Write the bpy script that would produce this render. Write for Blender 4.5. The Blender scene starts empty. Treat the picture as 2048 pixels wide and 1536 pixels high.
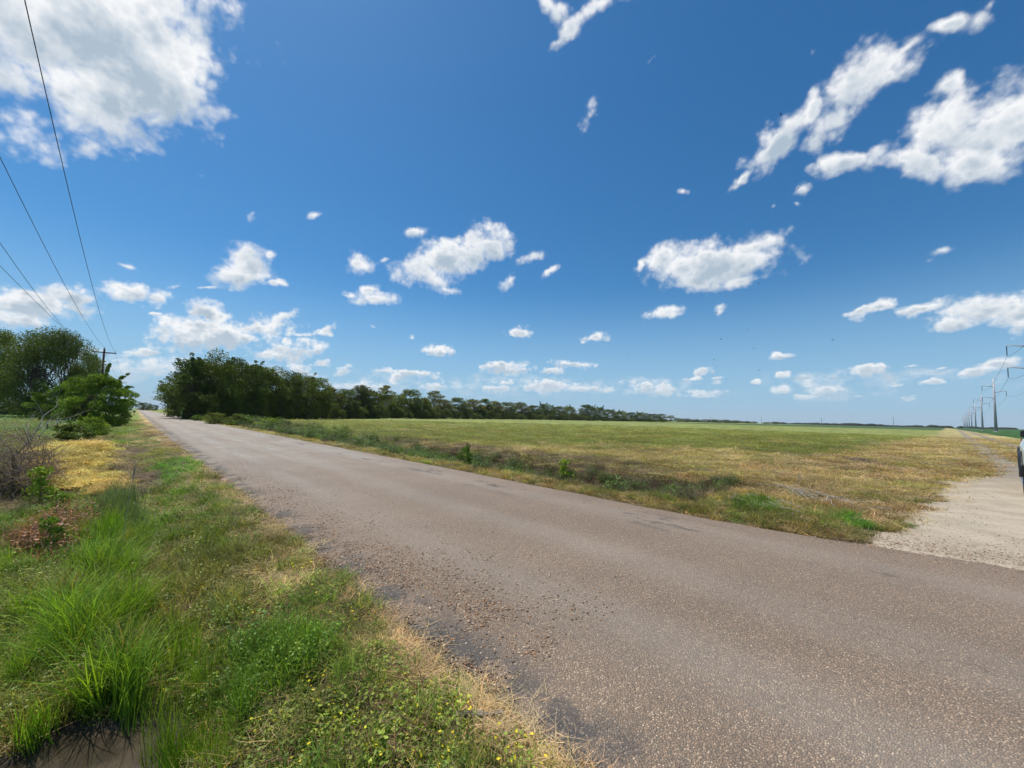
import bpy, math, random
import numpy as np
from mathutils import Vector, Matrix, Euler

PI = math.pi
scene = bpy.context.scene
ROOT = scene.collection
rng = np.random.default_rng(11)
random.seed(5)

# ---------------------------------------------------------------- camera
# world frame: +Y runs along the asphalt road, +X to the right of it, eye 1.6 m above the road
AZ, PITCH, ROLL, FPX, EYE, SHIFT = math.radians(44.25), math.radians(3.6), 0.0235, 769.0, 1.6, 18.0
FWD = Vector((math.sin(AZ) * math.cos(PITCH), math.cos(AZ) * math.cos(PITCH), math.sin(PITCH)))
_r0 = Vector((math.cos(AZ), -math.sin(AZ), 0))
_u0 = _r0.cross(FWD)
RT = math.cos(ROLL) * _r0 + math.sin(ROLL) * _u0
UP = -math.sin(ROLL) * _r0 + math.cos(ROLL) * _u0
cam_data = bpy.data.cameras.new('camera')
cam = bpy.data.objects.new('camera', cam_data)
ROOT.objects.link(cam)
M = Matrix((RT, UP, -FWD)).transposed().to_4x4()
M.translation = Vector((0, 0, EYE))
cam.matrix_world = M
cam_data.sensor_width = 36
cam_data.lens = 36 * FPX / 2048
cam_data.shift_y = SHIFT / 2048
cam_data.clip_start = 0.05
cam_data.clip_end = 20000
scene.camera = cam


def ray(x, y):
    a = float((x - 1024) / FPX)
    b = float(-(y - 768 - SHIFT) / FPX)
    return FWD + a * RT + b * UP


def hor(x):
    """height in the photo at which the horizon stands in column x"""
    lo, hi = 700.0, 1000.0
    for _ in range(30):
        m = (lo + hi) / 2
        if ray(x, m).z > 0: lo = m
        else: hi = m
    return lo


def gpt(x, y, z=0.0):
    d = ray(x, y)
    k = (z - EYE) / min(d.z, -1e-4)
    return (d.x * k, d.y * k)


def at_depth(x, w):
    """ground point in column x at depth w along the view axis"""
    d = ray(x, hor(x))
    k = float(w) / d.dot(FWD)
    return d.x * k, d.y * k


# ---------------------------------------------------------------- noise
def _hash(ix, iy, seed):
    h = (ix.astype(np.int64) * 374761393 + iy.astype(np.int64) * 668265263 + seed * 1442695041) & 0xFFFFFFFF
    h = ((h ^ (h >> 13)) * 1274126177) & 0xFFFFFFFF
    h = h ^ (h >> 16)
    return (h & 0xFFFFFF) / float(0xFFFFFF)


def vnoise(x, y, seed=0):
    ix, iy = np.floor(x), np.floor(y)
    fx, fy = x - ix, y - iy
    fx = fx * fx * (3 - 2 * fx); fy = fy * fy * (3 - 2 * fy)
    a = _hash(ix, iy, seed); b = _hash(ix + 1, iy, seed)
    c = _hash(ix, iy + 1, seed); d = _hash(ix + 1, iy + 1, seed)
    return (a * (1 - fx) + b * fx) * (1 - fy) + (c * (1 - fx) + d * fx) * fy


def fbm(x, y, oct=4, seed=0):
    x = np.asarray(x, float); y = np.asarray(y, float)
    s = 0; a = 0.5; t = 0
    for k in range(oct):
        s = s + a * vnoise(x * 2 ** k + 17.3 * k, y * 2 ** k - 9.1 * k, seed + k); t += a; a *= 0.5
    return s / t


def sstep(a, b, x):
    t = np.clip((x - a) / (b - a), 0, 1)
    return t * t * (3 - 2 * t)


# ---------------------------------------------------------------- scene helpers
def tag(o, label=None, cat=None, group=None, kind=None):
    if label: o['label'] = label
    if cat: o['category'] = cat
    if group: o['group'] = group
    if kind: o['kind'] = kind
    return o


def empty(name, loc=(0, 0, 0), rz=0.0):
    o = bpy.data.objects.new(name, None)
    ROOT.objects.link(o)
    o.location = loc; o.rotation_euler = (0, 0, rz)
    o.empty_display_size = 0.2
    return o


def meshobj(name, me, parent=None, link=True):
    o = bpy.data.objects.new(name, me)
    if link: ROOT.objects.link(o)
    if parent: o.parent = parent
    return o


class MB:
    """collects boxes, tubes, leaves; builds ONE mesh"""
    def __init__(s):
        s.v = []; s.f = []; s.a = []

    def add(s, verts, faces, val=0.5):
        n = len(s.v)
        s.v.extend([tuple(p) for p in verts]); s.f.extend([tuple(i + n for i in f) for f in faces])
        s.a.extend([val] * len(verts))

    def box(s, c, d, rz=0.0, tilt=0.0):
        cx, cy, cz = c; R = Euler((tilt, 0, rz)).to_matrix()
        P = [R @ Vector((sx * d[0] / 2, sy * d[1] / 2, sz * d[2] / 2)) + Vector(c) for sx in (-1, 1) for sy in (-1, 1) for sz in (-1, 1)]
        s.add(P, [(0, 1, 3, 2), (4, 6, 7, 5), (0, 4, 5, 1), (2, 3, 7, 6), (0, 2, 6, 4), (1, 5, 7, 3)])

    def tube(s, pts, rad, n=6, val=0.5, cap=True):
        pts = [Vector(p) for p in pts]
        if not hasattr(rad, '__len__'): rad = [rad] * len(pts)
        V = []; F = []
        for i, p in enumerate(pts):
            t = (pts[min(i + 1, len(pts) - 1)] - pts[max(i - 1, 0)]).normalized()
            a = t.orthogonal().normalized() if i == 0 else (a - t * a.dot(t)).normalized()
            b = t.cross(a)
            for k in range(n):
                an = 2 * PI * k / n
                V.append(p + (a * math.cos(an) + b * math.sin(an)) * rad[i])
        for i in range(len(pts) - 1):
            for k in range(n):
                F.append((i * n + k, i * n + (k + 1) % n, (i + 1) * n + (k + 1) % n, (i + 1) * n + k))
        if cap:
            F.append(tuple(range(n))[::-1]); F.append(tuple((len(pts) - 1) * n + k for k in range(n)))
        s.add(V, F, val)

    def mesh(s, name, mat, smooth=False):
        me = bpy.data.meshes.new(name)
        me.from_pydata(s.v, [], s.f)
        if mat: me.materials.append(mat)
        at = me.attributes.new('v', 'FLOAT', 'POINT')
        at.data.foreach_set('value', np.array(s.a, dtype=np.float32))
        if smooth: me.polygons.foreach_set('use_smooth', [True] * len(me.polygons))
        me.update()
        return me

    def build(s, name, mat, parent=None, smooth=False, bevel=0.0):
        o = meshobj(name, s.mesh(name, mat, smooth), parent)
        if bevel:
            b = o.modifiers.new('b', 'BEVEL'); b.width = bevel; b.segments = 2; b.limit_method = 'ANGLE'
        return o


def np_mesh(name, V, F, mat, attrs=None, smooth=False):
    """V (n,3), F (m,4) quads or (m,3)"""
    me = bpy.data.meshes.new(name)
    V = np.asarray(V, np.float32); F = np.asarray(F, np.int32)
    k = F.shape[1]
    me.vertices.add(len(V)); me.vertices.foreach_set('co', V.ravel())
    me.loops.add(F.size); me.loops.foreach_set('vertex_index', F.ravel())
    me.polygons.add(len(F))
    me.polygons.foreach_set('loop_start', np.arange(0, F.size, k, dtype=np.int32))
    me.polygons.foreach_set('loop_total', np.full(len(F), k, np.int32))
    if smooth: me.polygons.foreach_set('use_smooth', np.ones(len(F), bool))
    for nm, (typ, arr) in (attrs or {}).items():
        a = me.attributes.new(nm, typ, 'POINT')
        if typ == 'FLOAT_COLOR':
            a.data.foreach_set('color', np.hstack([arr, np.ones((len(V), 1))]).astype(np.float32).ravel())
        elif typ == 'FLOAT_VECTOR':
            a.data.foreach_set('vector', arr.astype(np.float32).ravel())
        elif typ == 'INT':
            a.data.foreach_set('value', arr.astype(np.int32).ravel())
        else:
            a.data.foreach_set('value', arr.astype(np.float32).ravel())
    if mat: me.materials.append(mat)
    me.update(calc_edges=True)
    return me


class NT:
    """small node-tree writer"""
    def __init__(s, nt):
        s.nt = nt; nt.nodes.clear()

    def n(s, typ, ins=None, **kw):
        nd = s.nt.nodes.new(typ)
        for k, v in kw.items(): setattr(nd, k, v)
        for k, v in (ins or {}).items():
            sk = nd.inputs[k]
            if isinstance(v, bpy.types.NodeSocket): s.nt.links.new(v, sk)
            else: sk.default_value = v
        return nd

    def math(s, op, a, b=0.0, c=0.0, clamp=False):
        return s.n('ShaderNodeMath', {0: a, 1: b, 2: c}, operation=op, use_clamp=clamp).outputs[0]

    def vmath(s, op, a, b=(0, 0, 0), **k):
        nd = s.n('ShaderNodeVectorMath', {0: a, 1: b}, operation=op)
        return nd.outputs['Value'] if op in ('LENGTH', 'DOT_PRODUCT', 'DISTANCE') else nd.outputs[0]

    def vscale(s, a, k):
        return s.n('ShaderNodeVectorMath', {0: a, 'Scale': k}, operation='SCALE').outputs[0]

    def mix(s, f, a, b, mode='MIX'):
        nd = s.n('ShaderNodeMix', data_type='RGBA', blend_type=mode, clamp_factor=True)
        for i, v in ((0, f), (6, a), (7, b)):
            if isinstance(v, bpy.types.NodeSocket): s.nt.links.new(v, nd.inputs[i])
            else: nd.inputs[i].default_value = (*v, 1) if hasattr(v, '__len__') and len(v) == 3 else v
        return nd.outputs[2]

    def noise(s, vec, scale, detail=4, rough=0.5, dist=0.0, out=0, **kw):
        return s.n('ShaderNodeTexNoise', {'Vector': vec, 'Scale': scale, 'Detail': detail, 'Roughness': rough, 'Distortion': dist}, **kw).outputs[out]

    def ramp(s, f, a, b, lo=0.0, hi=1.0, smooth=True):
        return s.n('ShaderNodeMapRange', {'Value': f, 'From Min': a, 'From Max': b, 'To Min': lo, 'To Max': hi},
                   interpolation_type='SMOOTHSTEP' if smooth else 'LINEAR').outputs[0]


def new_mat(name):
    m = bpy.data.materials.new(name); m.use_nodes = True
    return m, NT(m.node_tree)


def simple_mat(name, col, rough=0.6, metal=0.0, vary=0.25, scale=8.0, bump=0.0, spec=0.5):
    m, t = new_mat(name)
    tc = t.n('ShaderNodeTexCoord').outputs['Object']
    nz = t.noise(tc, scale, 5, 0.6)
    f = t.ramp(nz, 0.3, 0.7, 1 - vary, 1 + vary)
    c = t.vscale(t.mix(0.0, col, col), f)
    b = t.n('ShaderNodeBsdfPrincipled', {'Base Color': c, 'Roughness': rough, 'Metallic': metal, 'Specular IOR Level': spec})
    if bump:
        t.nt.links.new(t.n('ShaderNodeBump', {'Height': nz, 'Strength': bump}).outputs[0], b.inputs['Normal'])
    o = t.n('ShaderNodeOutputMaterial', {'Surface': b.outputs[0]})
    return m
SKY_DUST, SKY_OZ = 0.5, 2.5
SKY_GAIN, SKY_SAT, SKY_HUE = (0.72, 0.98, 1.11), 1.16, 0.5
SKY_HORIZON, SKY_HZ_AMT = (3.3, 5.5, 7.8), 0.8
CL_HI, CL_LO, CL_FAR = (9.7, 9.8, 9.9), (4.4, 5.4, 6.4), (7.4, 8.2, 9.0)
UNDER_LO, UNDER_HI = 0.95, 0.6
UP_AMP, FINE_AMP, REL, BELT, COV, COV_POW, DEEP, ER_BIAS = 2.5, 0.62, 2.6, 2.10, (1.04, 0.22), 1.15, 0.9, 0.50
# ---------------------------------------------------------------- light and sky
SUN_EL, SUN_AZ = math.radians(66), math.radians(-14)
sd = Vector((math.sin(SUN_AZ) * math.cos(SUN_EL), math.cos(SUN_AZ) * math.cos(SUN_EL), math.sin(SUN_EL)))
sun_l = bpy.data.lights.new('sun', 'SUN'); sun_l.energy = 4.8; sun_l.angle = math.radians(0.53); sun_l.color = (1.0, 0.95, 0.88)
sun = bpy.data.objects.new('sun', sun_l); ROOT.objects.link(sun)
sun.rotation_euler = sd.to_track_quat('Z', 'Y').to_euler(); sun.location = (0, 0, 60)

world = bpy.data.worlds.new('World'); scene.world = world; world.use_nodes = True
t = NT(world.node_tree)
sky = t.n('ShaderNodeTexSky', sky_type='NISHITA', sun_disc=False, sun_elevation=SUN_EL, sun_rotation=SUN_AZ, altitude=0.0, air_density=1.0, dust_density=SKY_DUST, ozone_density=SKY_OZ)
P = t.n('ShaderNodeTexCoord').outputs['Generated']
P = t.vmath('NORMALIZE', P)
sep = t.n('ShaderNodeSeparateXYZ', {0: P})
Z = sep.outputs[2]
el = t.math('MAXIMUM', Z, 0.0)
inv = t.math('DIVIDE', 1.0, t.math('ADD', el, 0.13))
Q = t.vscale(P, inv)                       # finer cloud detail towards the horizon
BIG = [(185, 70, 190, 120, 0, -.45), (40, 60, 130, 140, 0, -.25), (300, 160, 105, 120, 0, -.45), (250, 222, 140, 78, 15, -.3), (150, 215, 150, 55, -22, .1),
       (40, 190, 110, 50, -25, .15), (330, 255, 60, 40, 20, .15),
       (1480, 350, 55, 12, 50, .1), (1545, 285, 90, 32, 47, 0), (1610, 215, 60, 26, 70, .1), (1700, 180, 95, 62, 30, -.1), (1660, 245, 85, 48, 30, .1), (1760, 165, 60, 30, 10, .1), (1780, 115, 60, 20, 40, .4),
       (1870, 68, 75, 26, 10, .4), (1930, 55, 60, 24, 30, .45), (1960, 20, 50, 18, 50, .6), (1900, 255, 120, 62, 25, -.1), (2000, 240, 120, 85, 10, -.15), (1960, 320, 130, 45, 8, .05), (1820, 315, 110, 40, 0, -.05),
       (1700, 325, 85, 26, 0, .1), (1890, 180, 60, 26, 25, .15), (1610, 372, 32, 18, 35, .35), (1598, 400, 14, 16, 50, .4), (1550, 402, 22, 8, 30, .4), (1380, 385, 18, 16, 50, .5),
       (1125, 45, 105, 34, 42, .58), (1070, 12, 105, 38, -10, .56), (1180, 10, 90, 28, 10, .62), (1095, 80, 46, 20, 40, .58), (1305, 118, 60, 20, 35, .68), (1170, 225, 80, 26, 60, .70), (1620, 100, 70, 26, 50, .72)]
MID = [(1440, 525, 130, 42, 6, -.15), (1400, 548, 70, 26, 0, 0), (1500, 485, 80, 28, 10, 0), (1330, 512, 45, 24, 30, 0.05), (1480, 560, 75, 18, 4, .2), (1345, 622, 58, 18, 12, .3), (1442, 618, 26, 13, 45, .5),
       (900, 520, 115, 30, 12, -.05), (970, 488, 50, 34, 20, -.15), (850, 545, 60, 26, -25, .15), (900, 575, 40, 10, -10, .5), (840, 470, 35, 16, 10, .45), (1060, 512, 42, 20, 15, .3),
       (1095, 545, 36, 13, 40, .4), (1020, 565, 16, 20, 10, .4), (708, 530, 36, 28, -20, .02), (760, 525, 28, 9, 20, .55), (745, 598, 45, 16, 0, 0), (735, 585, 25, 12, 20, 0), (700, 592, 30, 7, -8, .3),
       (490, 530, 45, 42, 60, .0), (475, 555, 70, 20, -5, .15), (545, 520, 12, 16, 70, .5), (415, 570, 40, 8, 8, .4), (540, 570, 24, 9, 0, .3),
       (262, 585, 62, 26, 0, .1), (310, 592, 35, 20, -20, .2), (345, 560, 50, 13, 20, .75), (248, 525, 30, 14, -20, .55), (70, 610, 110, 30, 0, .0), (130, 595, 60, 28, 0, -.1), (40, 640, 70, 30, 0, .2), (310, 632, 20, 5, 0, .5),
       (408, 625, 38, 22, -25, -.1), (390, 660, 65, 24, 0, 0), (430, 680, 110, 24, 0, .1), (520, 660, 80, 22, 0, .25), (560, 645, 60, 18, 30, .5), (655, 664, 24, 10, 25, .2), (600, 672, 80, 12, 0, .5),
       (585, 700, 60, 20, 10, .1), (540, 710, 40, 12, 0, .2), (300, 705, 70, 14, 8, .3), (640, 728, 28, 10, 0, .3), (688, 740, 20, 8, 20, .1), (320, 735, 100, 22, 0, .35), (610, 745, 35, 12, -20, .2)]
LOW = [(1715, 622, 34, 12, 22, -.1), (1755, 608, 28, 12, 10, 0), (1850, 615, 70, 14, 12, .15), (1970, 620, 100, 24, 8, 0), (1920, 645, 60, 20, 5, .1), (2030, 630, 60, 30, 0, .1),
       (827, 674, 10, 11, 20, .4), (871, 700, 30, 11, 0, -.05), (1041, 668, 28, 13, 5, .05), (1192, 672, 38, 9, 15, .3), (755, 655, 12, 5, -10, .6),
       (1015, 738, 42, 11, 0, 0), (975, 736, 20, 5, 0, .4), (1150, 728, 48, 10, 0, .05), (1098, 745, 22, 7, 0, .1), (765, 741, 22, 7, 0, .2), (820, 748, 60, 9, -5, .2), (795, 755, 20, 12, 30, .3),
       (1565, 716, 25, 7, 0, .1), (1735, 743, 34, 11, 5, -.05), (1565, 752, 24, 7, 0, .25), (1405, 742, 20, 10, 10, .1), (1392, 756, 34, 7, 0, .2), (1435, 758, 17, 6, 0, .3), (1510, 763, 14, 4, 0, .3),
       (1560, 780, 26, 10, 0, .1), (1660, 782, 36, 10, 0, .0), (1610, 796, 22, 8, 0, .3), (1325, 780, 40, 12, 0, .2), (1290, 775, 24, 12, 20, .2), (1870, 764, 34, 8, 0, .1),
       (1960, 745, 60, 12, 10, .25), (2010, 725, 50, 12, 10, .15), (1880, 735, 20, 6, 15, .4), (1815, 735, 20, 6, 15, .5), (1795, 772, 14, 4, 0, .3), (1820, 795, 30, 5, 0, .5), (1720, 793, 18, 5, 0, .5),
       (1870, 512, 56, 16, 15, .70), (505, 428, 30, 16, 20, .72), (630, 430, 36, 15, 20, .72), (1277, 530, 12, 13, 20, .35),
       (720, 775, 60, 12, 0, .3), (870, 772, 40, 11, 0, .25), (1000, 778, 50, 10, 0, .25), (1090, 772, 70, 12, 0, .1), (1180, 778, 60, 10, 0, .2), (1010, 765, 30, 6, 0, .35), (1400, 788, 50, 8, 0, .3)]

CL = []
for e in BIG + MID + LOW:
    CL.append(tuple(e) + (0.0,) * (6 - len(e)))
_r = random.Random(3)
BACK = []
for _ in range(20):                       # clouds behind and beside the camera, outside the photo
    az = AZ + math.radians(_r.uniform(80, 280)); zz = _r.uniform(0.05, 0.85)
    c = Vector((math.sin(az) * math.sqrt(1 - zz * zz), math.cos(az) * math.sqrt(1 - zz * zz), zz))
    r = _r.uniform(0.05, 0.2) * (zz + 0.15)
    BACK.append((c, r * _r.uniform(1.4, 2.6), r * 0.7, _r.uniform(0, 0.3)))


def frame_of(e):
    """centre direction, two tangent axes, their angular half sizes and the thinness of one cloud core"""
    if len(e) == 4:
        c, ra, rb, th = e
        e1 = Vector((c.y, -c.x, 0)).normalized(); return c, e1, c.cross(e1), ra, rb, th
    x, y, rx, ry, ang, th = e
    c = ray(x, y).normalized()
    ca, sa = math.cos(math.radians(ang)), math.sin(math.radians(ang))
    a = ray(x + rx * ca, y - rx * sa).normalized() - c
    b = ray(x - ry * sa, y - ry * ca).normalized() - c
    e1 = (a - c * a.dot(c)).normalized(); e2 = c.cross(e1)
    return c, e1, e2, a.length, max(abs(b.dot(e2)), 1e-4), th


def bounds(f, pad=1.55):
    c, e1, e2, ra, rb, th = f
    pts = [(c + e1 * (math.cos(q) * ra * pad + 0.012 * math.cos(q)) + e2 * (math.sin(q) * rb * pad + 0.012 * math.sin(q))).normalized() for q in np.linspace(0, 2 * PI, 17)]
    ac = math.atan2(c.x, c.y)
    az = [ac + (math.atan2(p.x, p.y) - ac + PI) % (2 * PI) - PI for p in pts]
    return (min(az), max(az), min(p.z for p in pts), max(p.z for p in pts))


CORES = []
for e in CL + BACK:
    f = frame_of(e); bd = bounds(f)
    CORES.append((f, bd))
    for w in (-2 * PI, 2 * PI):
        if bd[0] + w < PI and bd[1] + w > -PI: CORES.append((f, (bd[0] + w, bd[1] + w, bd[2], bd[3])))

AZN = t.math('ARCTAN2', sep.outputs[0], sep.outputs[1])
skyc = t.mix(1.0, sky.outputs[0], SKY_GAIN, 'MULTIPLY')
hs = t.n('ShaderNodeHueSaturation', {'Color': skyc, 'Saturation': SKY_SAT, 'Hue': SKY_HUE})
skyc = t.mix(t.ramp(Z, 0.0, 0.34, SKY_HZ_AMT, 0.0), hs.outputs[0], SKY_HORIZON)
def group(name, ins, outs):
    g = bpy.data.node_groups.new(name, 'ShaderNodeTree')
    T = NT(g)
    for nm, ty in ins: g.interface.new_socket(nm, in_out='INPUT', socket_type=ty)
    for nm, ty in outs: g.interface.new_socket(nm, in_out='OUTPUT', socket_type=ty)
    return g, T, T.n('NodeGroupInput').outputs, T.n('NodeGroupOutput').inputs


FL, VC, SH, RG = 'NodeSocketFloat', 'NodeSocketVector', 'NodeSocketShader', 'NodeSocketColor'
gcore, T, gi, go = group('cloud_core', [('prev', FL), ('vec', VC), ('loc', VC), ('rot', VC), ('scl', VC), ('thin', FL), ('prevh', FL)], [('d', FL), ('h', FL)])
_v = T.n('ShaderNodeVectorMath', {0: T.math('ADD', gi[0], gi[6]), 1: (1e-9, 1e-9, 1e-9), 2: gi[1]}, operation='MULTIPLY_ADD').outputs[0]
_m = T.n('ShaderNodeMapping', {'Vector': _v, 'Location': gi[2], 'Rotation': gi[3], 'Scale': gi[4]}, vector_type='TEXTURE').outputs[0]
_l = T.math('ADD', T.vmath('LENGTH', _m), gi[5])
_d = T.math('SMOOTH_MIN', gi[0], _l, 0.22)
_w = T.math('MULTIPLY_ADD', T.math('SUBTRACT', gi[0], _l), 1.6, 0.5, clamp=True)
_y = T.vmath('DOT_PRODUCT', _m, (0, 1, 0))
_h = T.math('MULTIPLY_ADD', T.math('SUBTRACT', _y, gi[6]), _w, gi[6])
gcore.links.new(_d, go[0]); gcore.links.new(_h, go[1])


def field_group(low):
    """all cloud noises of one patch of sky: warped direction, erosion, relief, and the low belt"""
    g, T, gi, go = group('cloud_noise', [('P', VC), ('off', VC)], [('Pw', VC), ('er', FL), ('rel', FL), ('belt', FL)])
    P = T.vmath('ADD', gi[0], gi[1])
    Z = T.n('ShaderNodeSeparateXYZ', {0: P}).outputs[2]
    el = T.math('MAXIMUM', Z, 0.0)
    zb = T.ramp(Z, 0.10, 0.42)

    def two(vec, s, det, rough=0.62):
        a = T.noise(vec, s, det, rough); b = T.noise(vec, s * 2.7, det - 1, rough)
        return T.n('ShaderNodeMix', {0: zb, 2: b, 3: a}, data_type='FLOAT').outputs[0]

    n1 = two(P, 8.5, 6)
    n2c = T.noise(T.vscale(P, T.math('DIVIDE', 1.0, T.math('ADD', el, 0.13))), 2.2, 3, 0.55, 0.0, out=1)
    va = T.n('ShaderNodeTexVoronoi', {'Vector': P, 'Scale': 26.0, 'Detail': 2.0, 'Roughness': 0.6}, voronoi_dimensions='3D', feature='F1', normalize=False).outputs[0]
    vb = T.n('ShaderNodeTexVoronoi', {'Vector': P, 'Scale': 62.0, 'Detail': 1.0, 'Roughness': 0.6}, voronoi_dimensions='3D', feature='F1', normalize=False).outputs[0]
    n3 = T.math('SUBTRACT', 1.0, T.n('ShaderNodeMix', {0: zb, 2: vb, 3: va}, data_type='FLOAT').outputs[0])
    n3s = T.math('SUBTRACT', n3, 0.5)
    wob = T.vscale(T.vmath('SUBTRACT', n2c, (0.5, 0.5, 0.5)), T.math('MULTIPLY', T.math('ADD', el, 0.13), 0.16))
    up = T.math('MULTIPLY', T.math('SUBTRACT', n1, 0.5), UP_AMP)
    er = T.math('ADD', T.math('MULTIPLY_ADD', n3s, FINE_AMP, up), ER_BIAS)
    off = T.vmath('ADD', P, T.vscale(T.n('ShaderNodeCombineXYZ', {0: sd.x, 1: sd.y, 2: sd.z}).outputs[0], T.math('MULTIPLY', T.math('ADD', el, 0.15), 0.055)))
    rel = T.math('MULTIPLY', T.math('SUBTRACT', n1, two(off, 8.5, 6)), -REL)
    rel = T.math('MULTIPLY_ADD', n3s, 0.10, rel)
    g.links.new(T.vmath('ADD', P, wob), go[0]); g.links.new(er, go[1]); g.links.new(rel, go[2])
    if low:
        Qb = T.vmath('MULTIPLY', P, (1, 1, 2.0))
        nb = T.noise(Qb, 24.0, 6, 0.60, 0.1); nbl = T.noise(Qb, 5.0, 2, 0.5)
        belt = T.math('MULTIPLY', T.ramp(Z, 0.028, 0.05), T.ramp(Z, 0.09, 0.15, 1.0, 0.0))
        belt = T.math('MULTIPLY', belt, T.ramp(nbl, 0.35, 0.6, 0.62, 1.0))
        g.links.new(T.math('SUBTRACT', 1.75, T.math('MULTIPLY', T.math('MULTIPLY', nb, belt), BELT)), go[3])
    return g


def cloud_group(low):
    g, T, gi, go = group('cloud_low' if low else 'cloud_high', [('d', FL), ('er', FL), ('rel', FL), ('sky', RG), ('belt', FL), ('z', FL), ('h', FL)], [('bg', SH)])
    F = T.math('SUBTRACT', gi[0], gi[1])
    if low: F = T.math('MINIMUM', F, gi[4])
    cov = T.math('POWER', T.ramp(F, *COV), COV_POW)
    deep = T.ramp(F, 0.6, -0.6)
    under = T.math('MULTIPLY', T.ramp(gi[6], -0.35, 0.75), UNDER_LO if low else UNDER_HI)
    shade = T.math('ADD', T.math('MULTIPLY', deep, DEEP), T.math('ADD', gi[2], T.math('MULTIPLY', under, T.ramp(F, 1.0, 0.45))), clamp=True)
    ccol = T.mix(shade, CL_HI, CL_LO)
    if low:
        ccol = T.mix(T.ramp(gi[5], 0.0, 0.22, 0.6, 0.0), ccol, CL_FAR)
        cov = T.math('MULTIPLY', cov, T.ramp(gi[5], 0.01, 0.10, 0.4, 1.0))
    col = T.mix(T.math('MULTIPLY', cov, 0.97), gi[3], ccol)
    g.links.new(T.n('ShaderNodeBackground', {'Color': col, 'Strength': 0.1}).outputs[0], go[0])
    return g


NLO, NHI = field_group(True), field_group(False)
GLOW, GHIGH = cloud_group(True), cloud_group(False)


def leaf_bg(cores, low):
    if not cores and not low:
        return t.n('ShaderNodeBackground', {'Color': skyc, 'Strength': 0.1}).outputs[0]
    NLEAF[1] += 1                        # a hair's breadth of offset keeps each patch's noises its own, so unused patches cost nothing
    N = t.n('ShaderNodeGroup', {'P': P, 'off': (NLEAF[1] * 1e-6, 0, 0)}, node_tree=NLO if low else NHI).outputs
    out = 9.0; hh_ = 0.0
    for f, _b in cores:
        c, e1, e2, ra, rb, th = f
        R = Matrix((e1, e2, c)).transposed()
        gn = t.n('ShaderNodeGroup', {'prev': out, 'vec': N[0], 'loc': c, 'rot': R.to_euler(), 'scl': (ra, rb, 1.0), 'thin': th, 'prevh': hh_}, node_tree=gcore)
        out, hh_ = gn.outputs[0], gn.outputs[1]
    return t.n('ShaderNodeGroup', {'d': out, 'er': N[1], 'rel': N[2], 'sky': skyc, 'belt': N[3], 'z': Z, 'h': hh_}, node_tree=GLOW if low else GHIGH).outputs[0]


NLEAF = [0, 0]
LOWZ = 0.16


def kd(cores, box, depth):
    low = box[2] < LOWZ
    if low and box[3] > LOWZ:            # the belt only costs where it is
        ax, cut = 1, LOWZ
    elif len(cores) <= 12 or depth > 8:
        NLEAF[0] += 1
        return leaf_bg(cores, low and box[3] > 0.0)
    else:
        best = None
        for ax_ in (0, 1):
            ed = sorted(set([c[1][ax_ * 2] for c in cores] + [c[1][ax_ * 2 + 1] for c in cores]))
            for cut_ in ed:
                if not (box[ax_ * 2] + 1e-4 < cut_ < box[ax_ * 2 + 1] - 1e-4): continue
                l = sum(c[1][ax_ * 2] < cut_ for c in cores); r = sum(c[1][ax_ * 2 + 1] > cut_ for c in cores)
                wl = (cut_ - box[ax_ * 2]) / (box[ax_ * 2 + 1] - box[ax_ * 2])
                cost = l * wl + r * (1 - wl) + 0.3 * max(l, r)
                if max(l, r) < len(cores) and (best is None or cost < best[0]): best = (cost, ax_, cut_)
        if best is None:
            NLEAF[0] += 1
            return leaf_bg(cores, low and box[3] > 0.0)
        _, ax, cut = best
    lo = list(box); lo[ax * 2 + 1] = cut
    hi = list(box); hi[ax * 2] = cut
    a = kd([c for c in cores if c[1][ax * 2] < cut], lo, depth + 1)
    b = kd([c for c in cores if c[1][ax * 2 + 1] > cut], hi, depth + 1)
    f = t.math('GREATER_THAN', Z if ax else AZN, cut)
    return t.n('ShaderNodeMixShader', {0: f, 1: a, 2: b}).outputs[0]


upper = kd(CORES, (-PI, PI, 0.0, 1.0), 0)
below = t.n('ShaderNodeBackground', {'Color': skyc, 'Strength': 0.1}).outputs[0]
t.n('ShaderNodeOutputWorld', {'Surface': t.n('ShaderNodeMixShader', {0: t.math('GREATER_THAN', Z, 0.0), 1: below, 2: upper}).outputs[0]})
world.cycles.sampling_method = 'MANUAL'; world.cycles.sample_map_resolution = 256
scene.view_settings.view_transform = 'Standard'; scene.view_settings.look = 'None'
scene.view_settings.exposure = 0.0; scene.view_settings.gamma = 1.0
# ---------------------------------------------------------------- lie of the land
RL, RR = 1.42, 6.95          # asphalt edges


def edge_l(Y):
    return 1.32 + 0.26 * sstep(45, 5, Y) + 0.14 * (fbm(Y * 0.7, Y * 0 + 3.3, 3, 5) - 0.5) + 0.18 * (fbm(Y * 4.0, Y * 0 + 1.3, 3, 6) - 0.5) 


def edge_r(Y):
    return RR + 0.12 * (fbm(Y * 0.8, Y * 0 + 8.3, 3, 7) - 0.5) + 0.08 * (fbm(Y * 5.0, Y * 0 + 2.3, 3, 8) - 0.5) + 0.5 * np.exp(-((Y + 1.5) / 2.2) ** 2)


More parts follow.
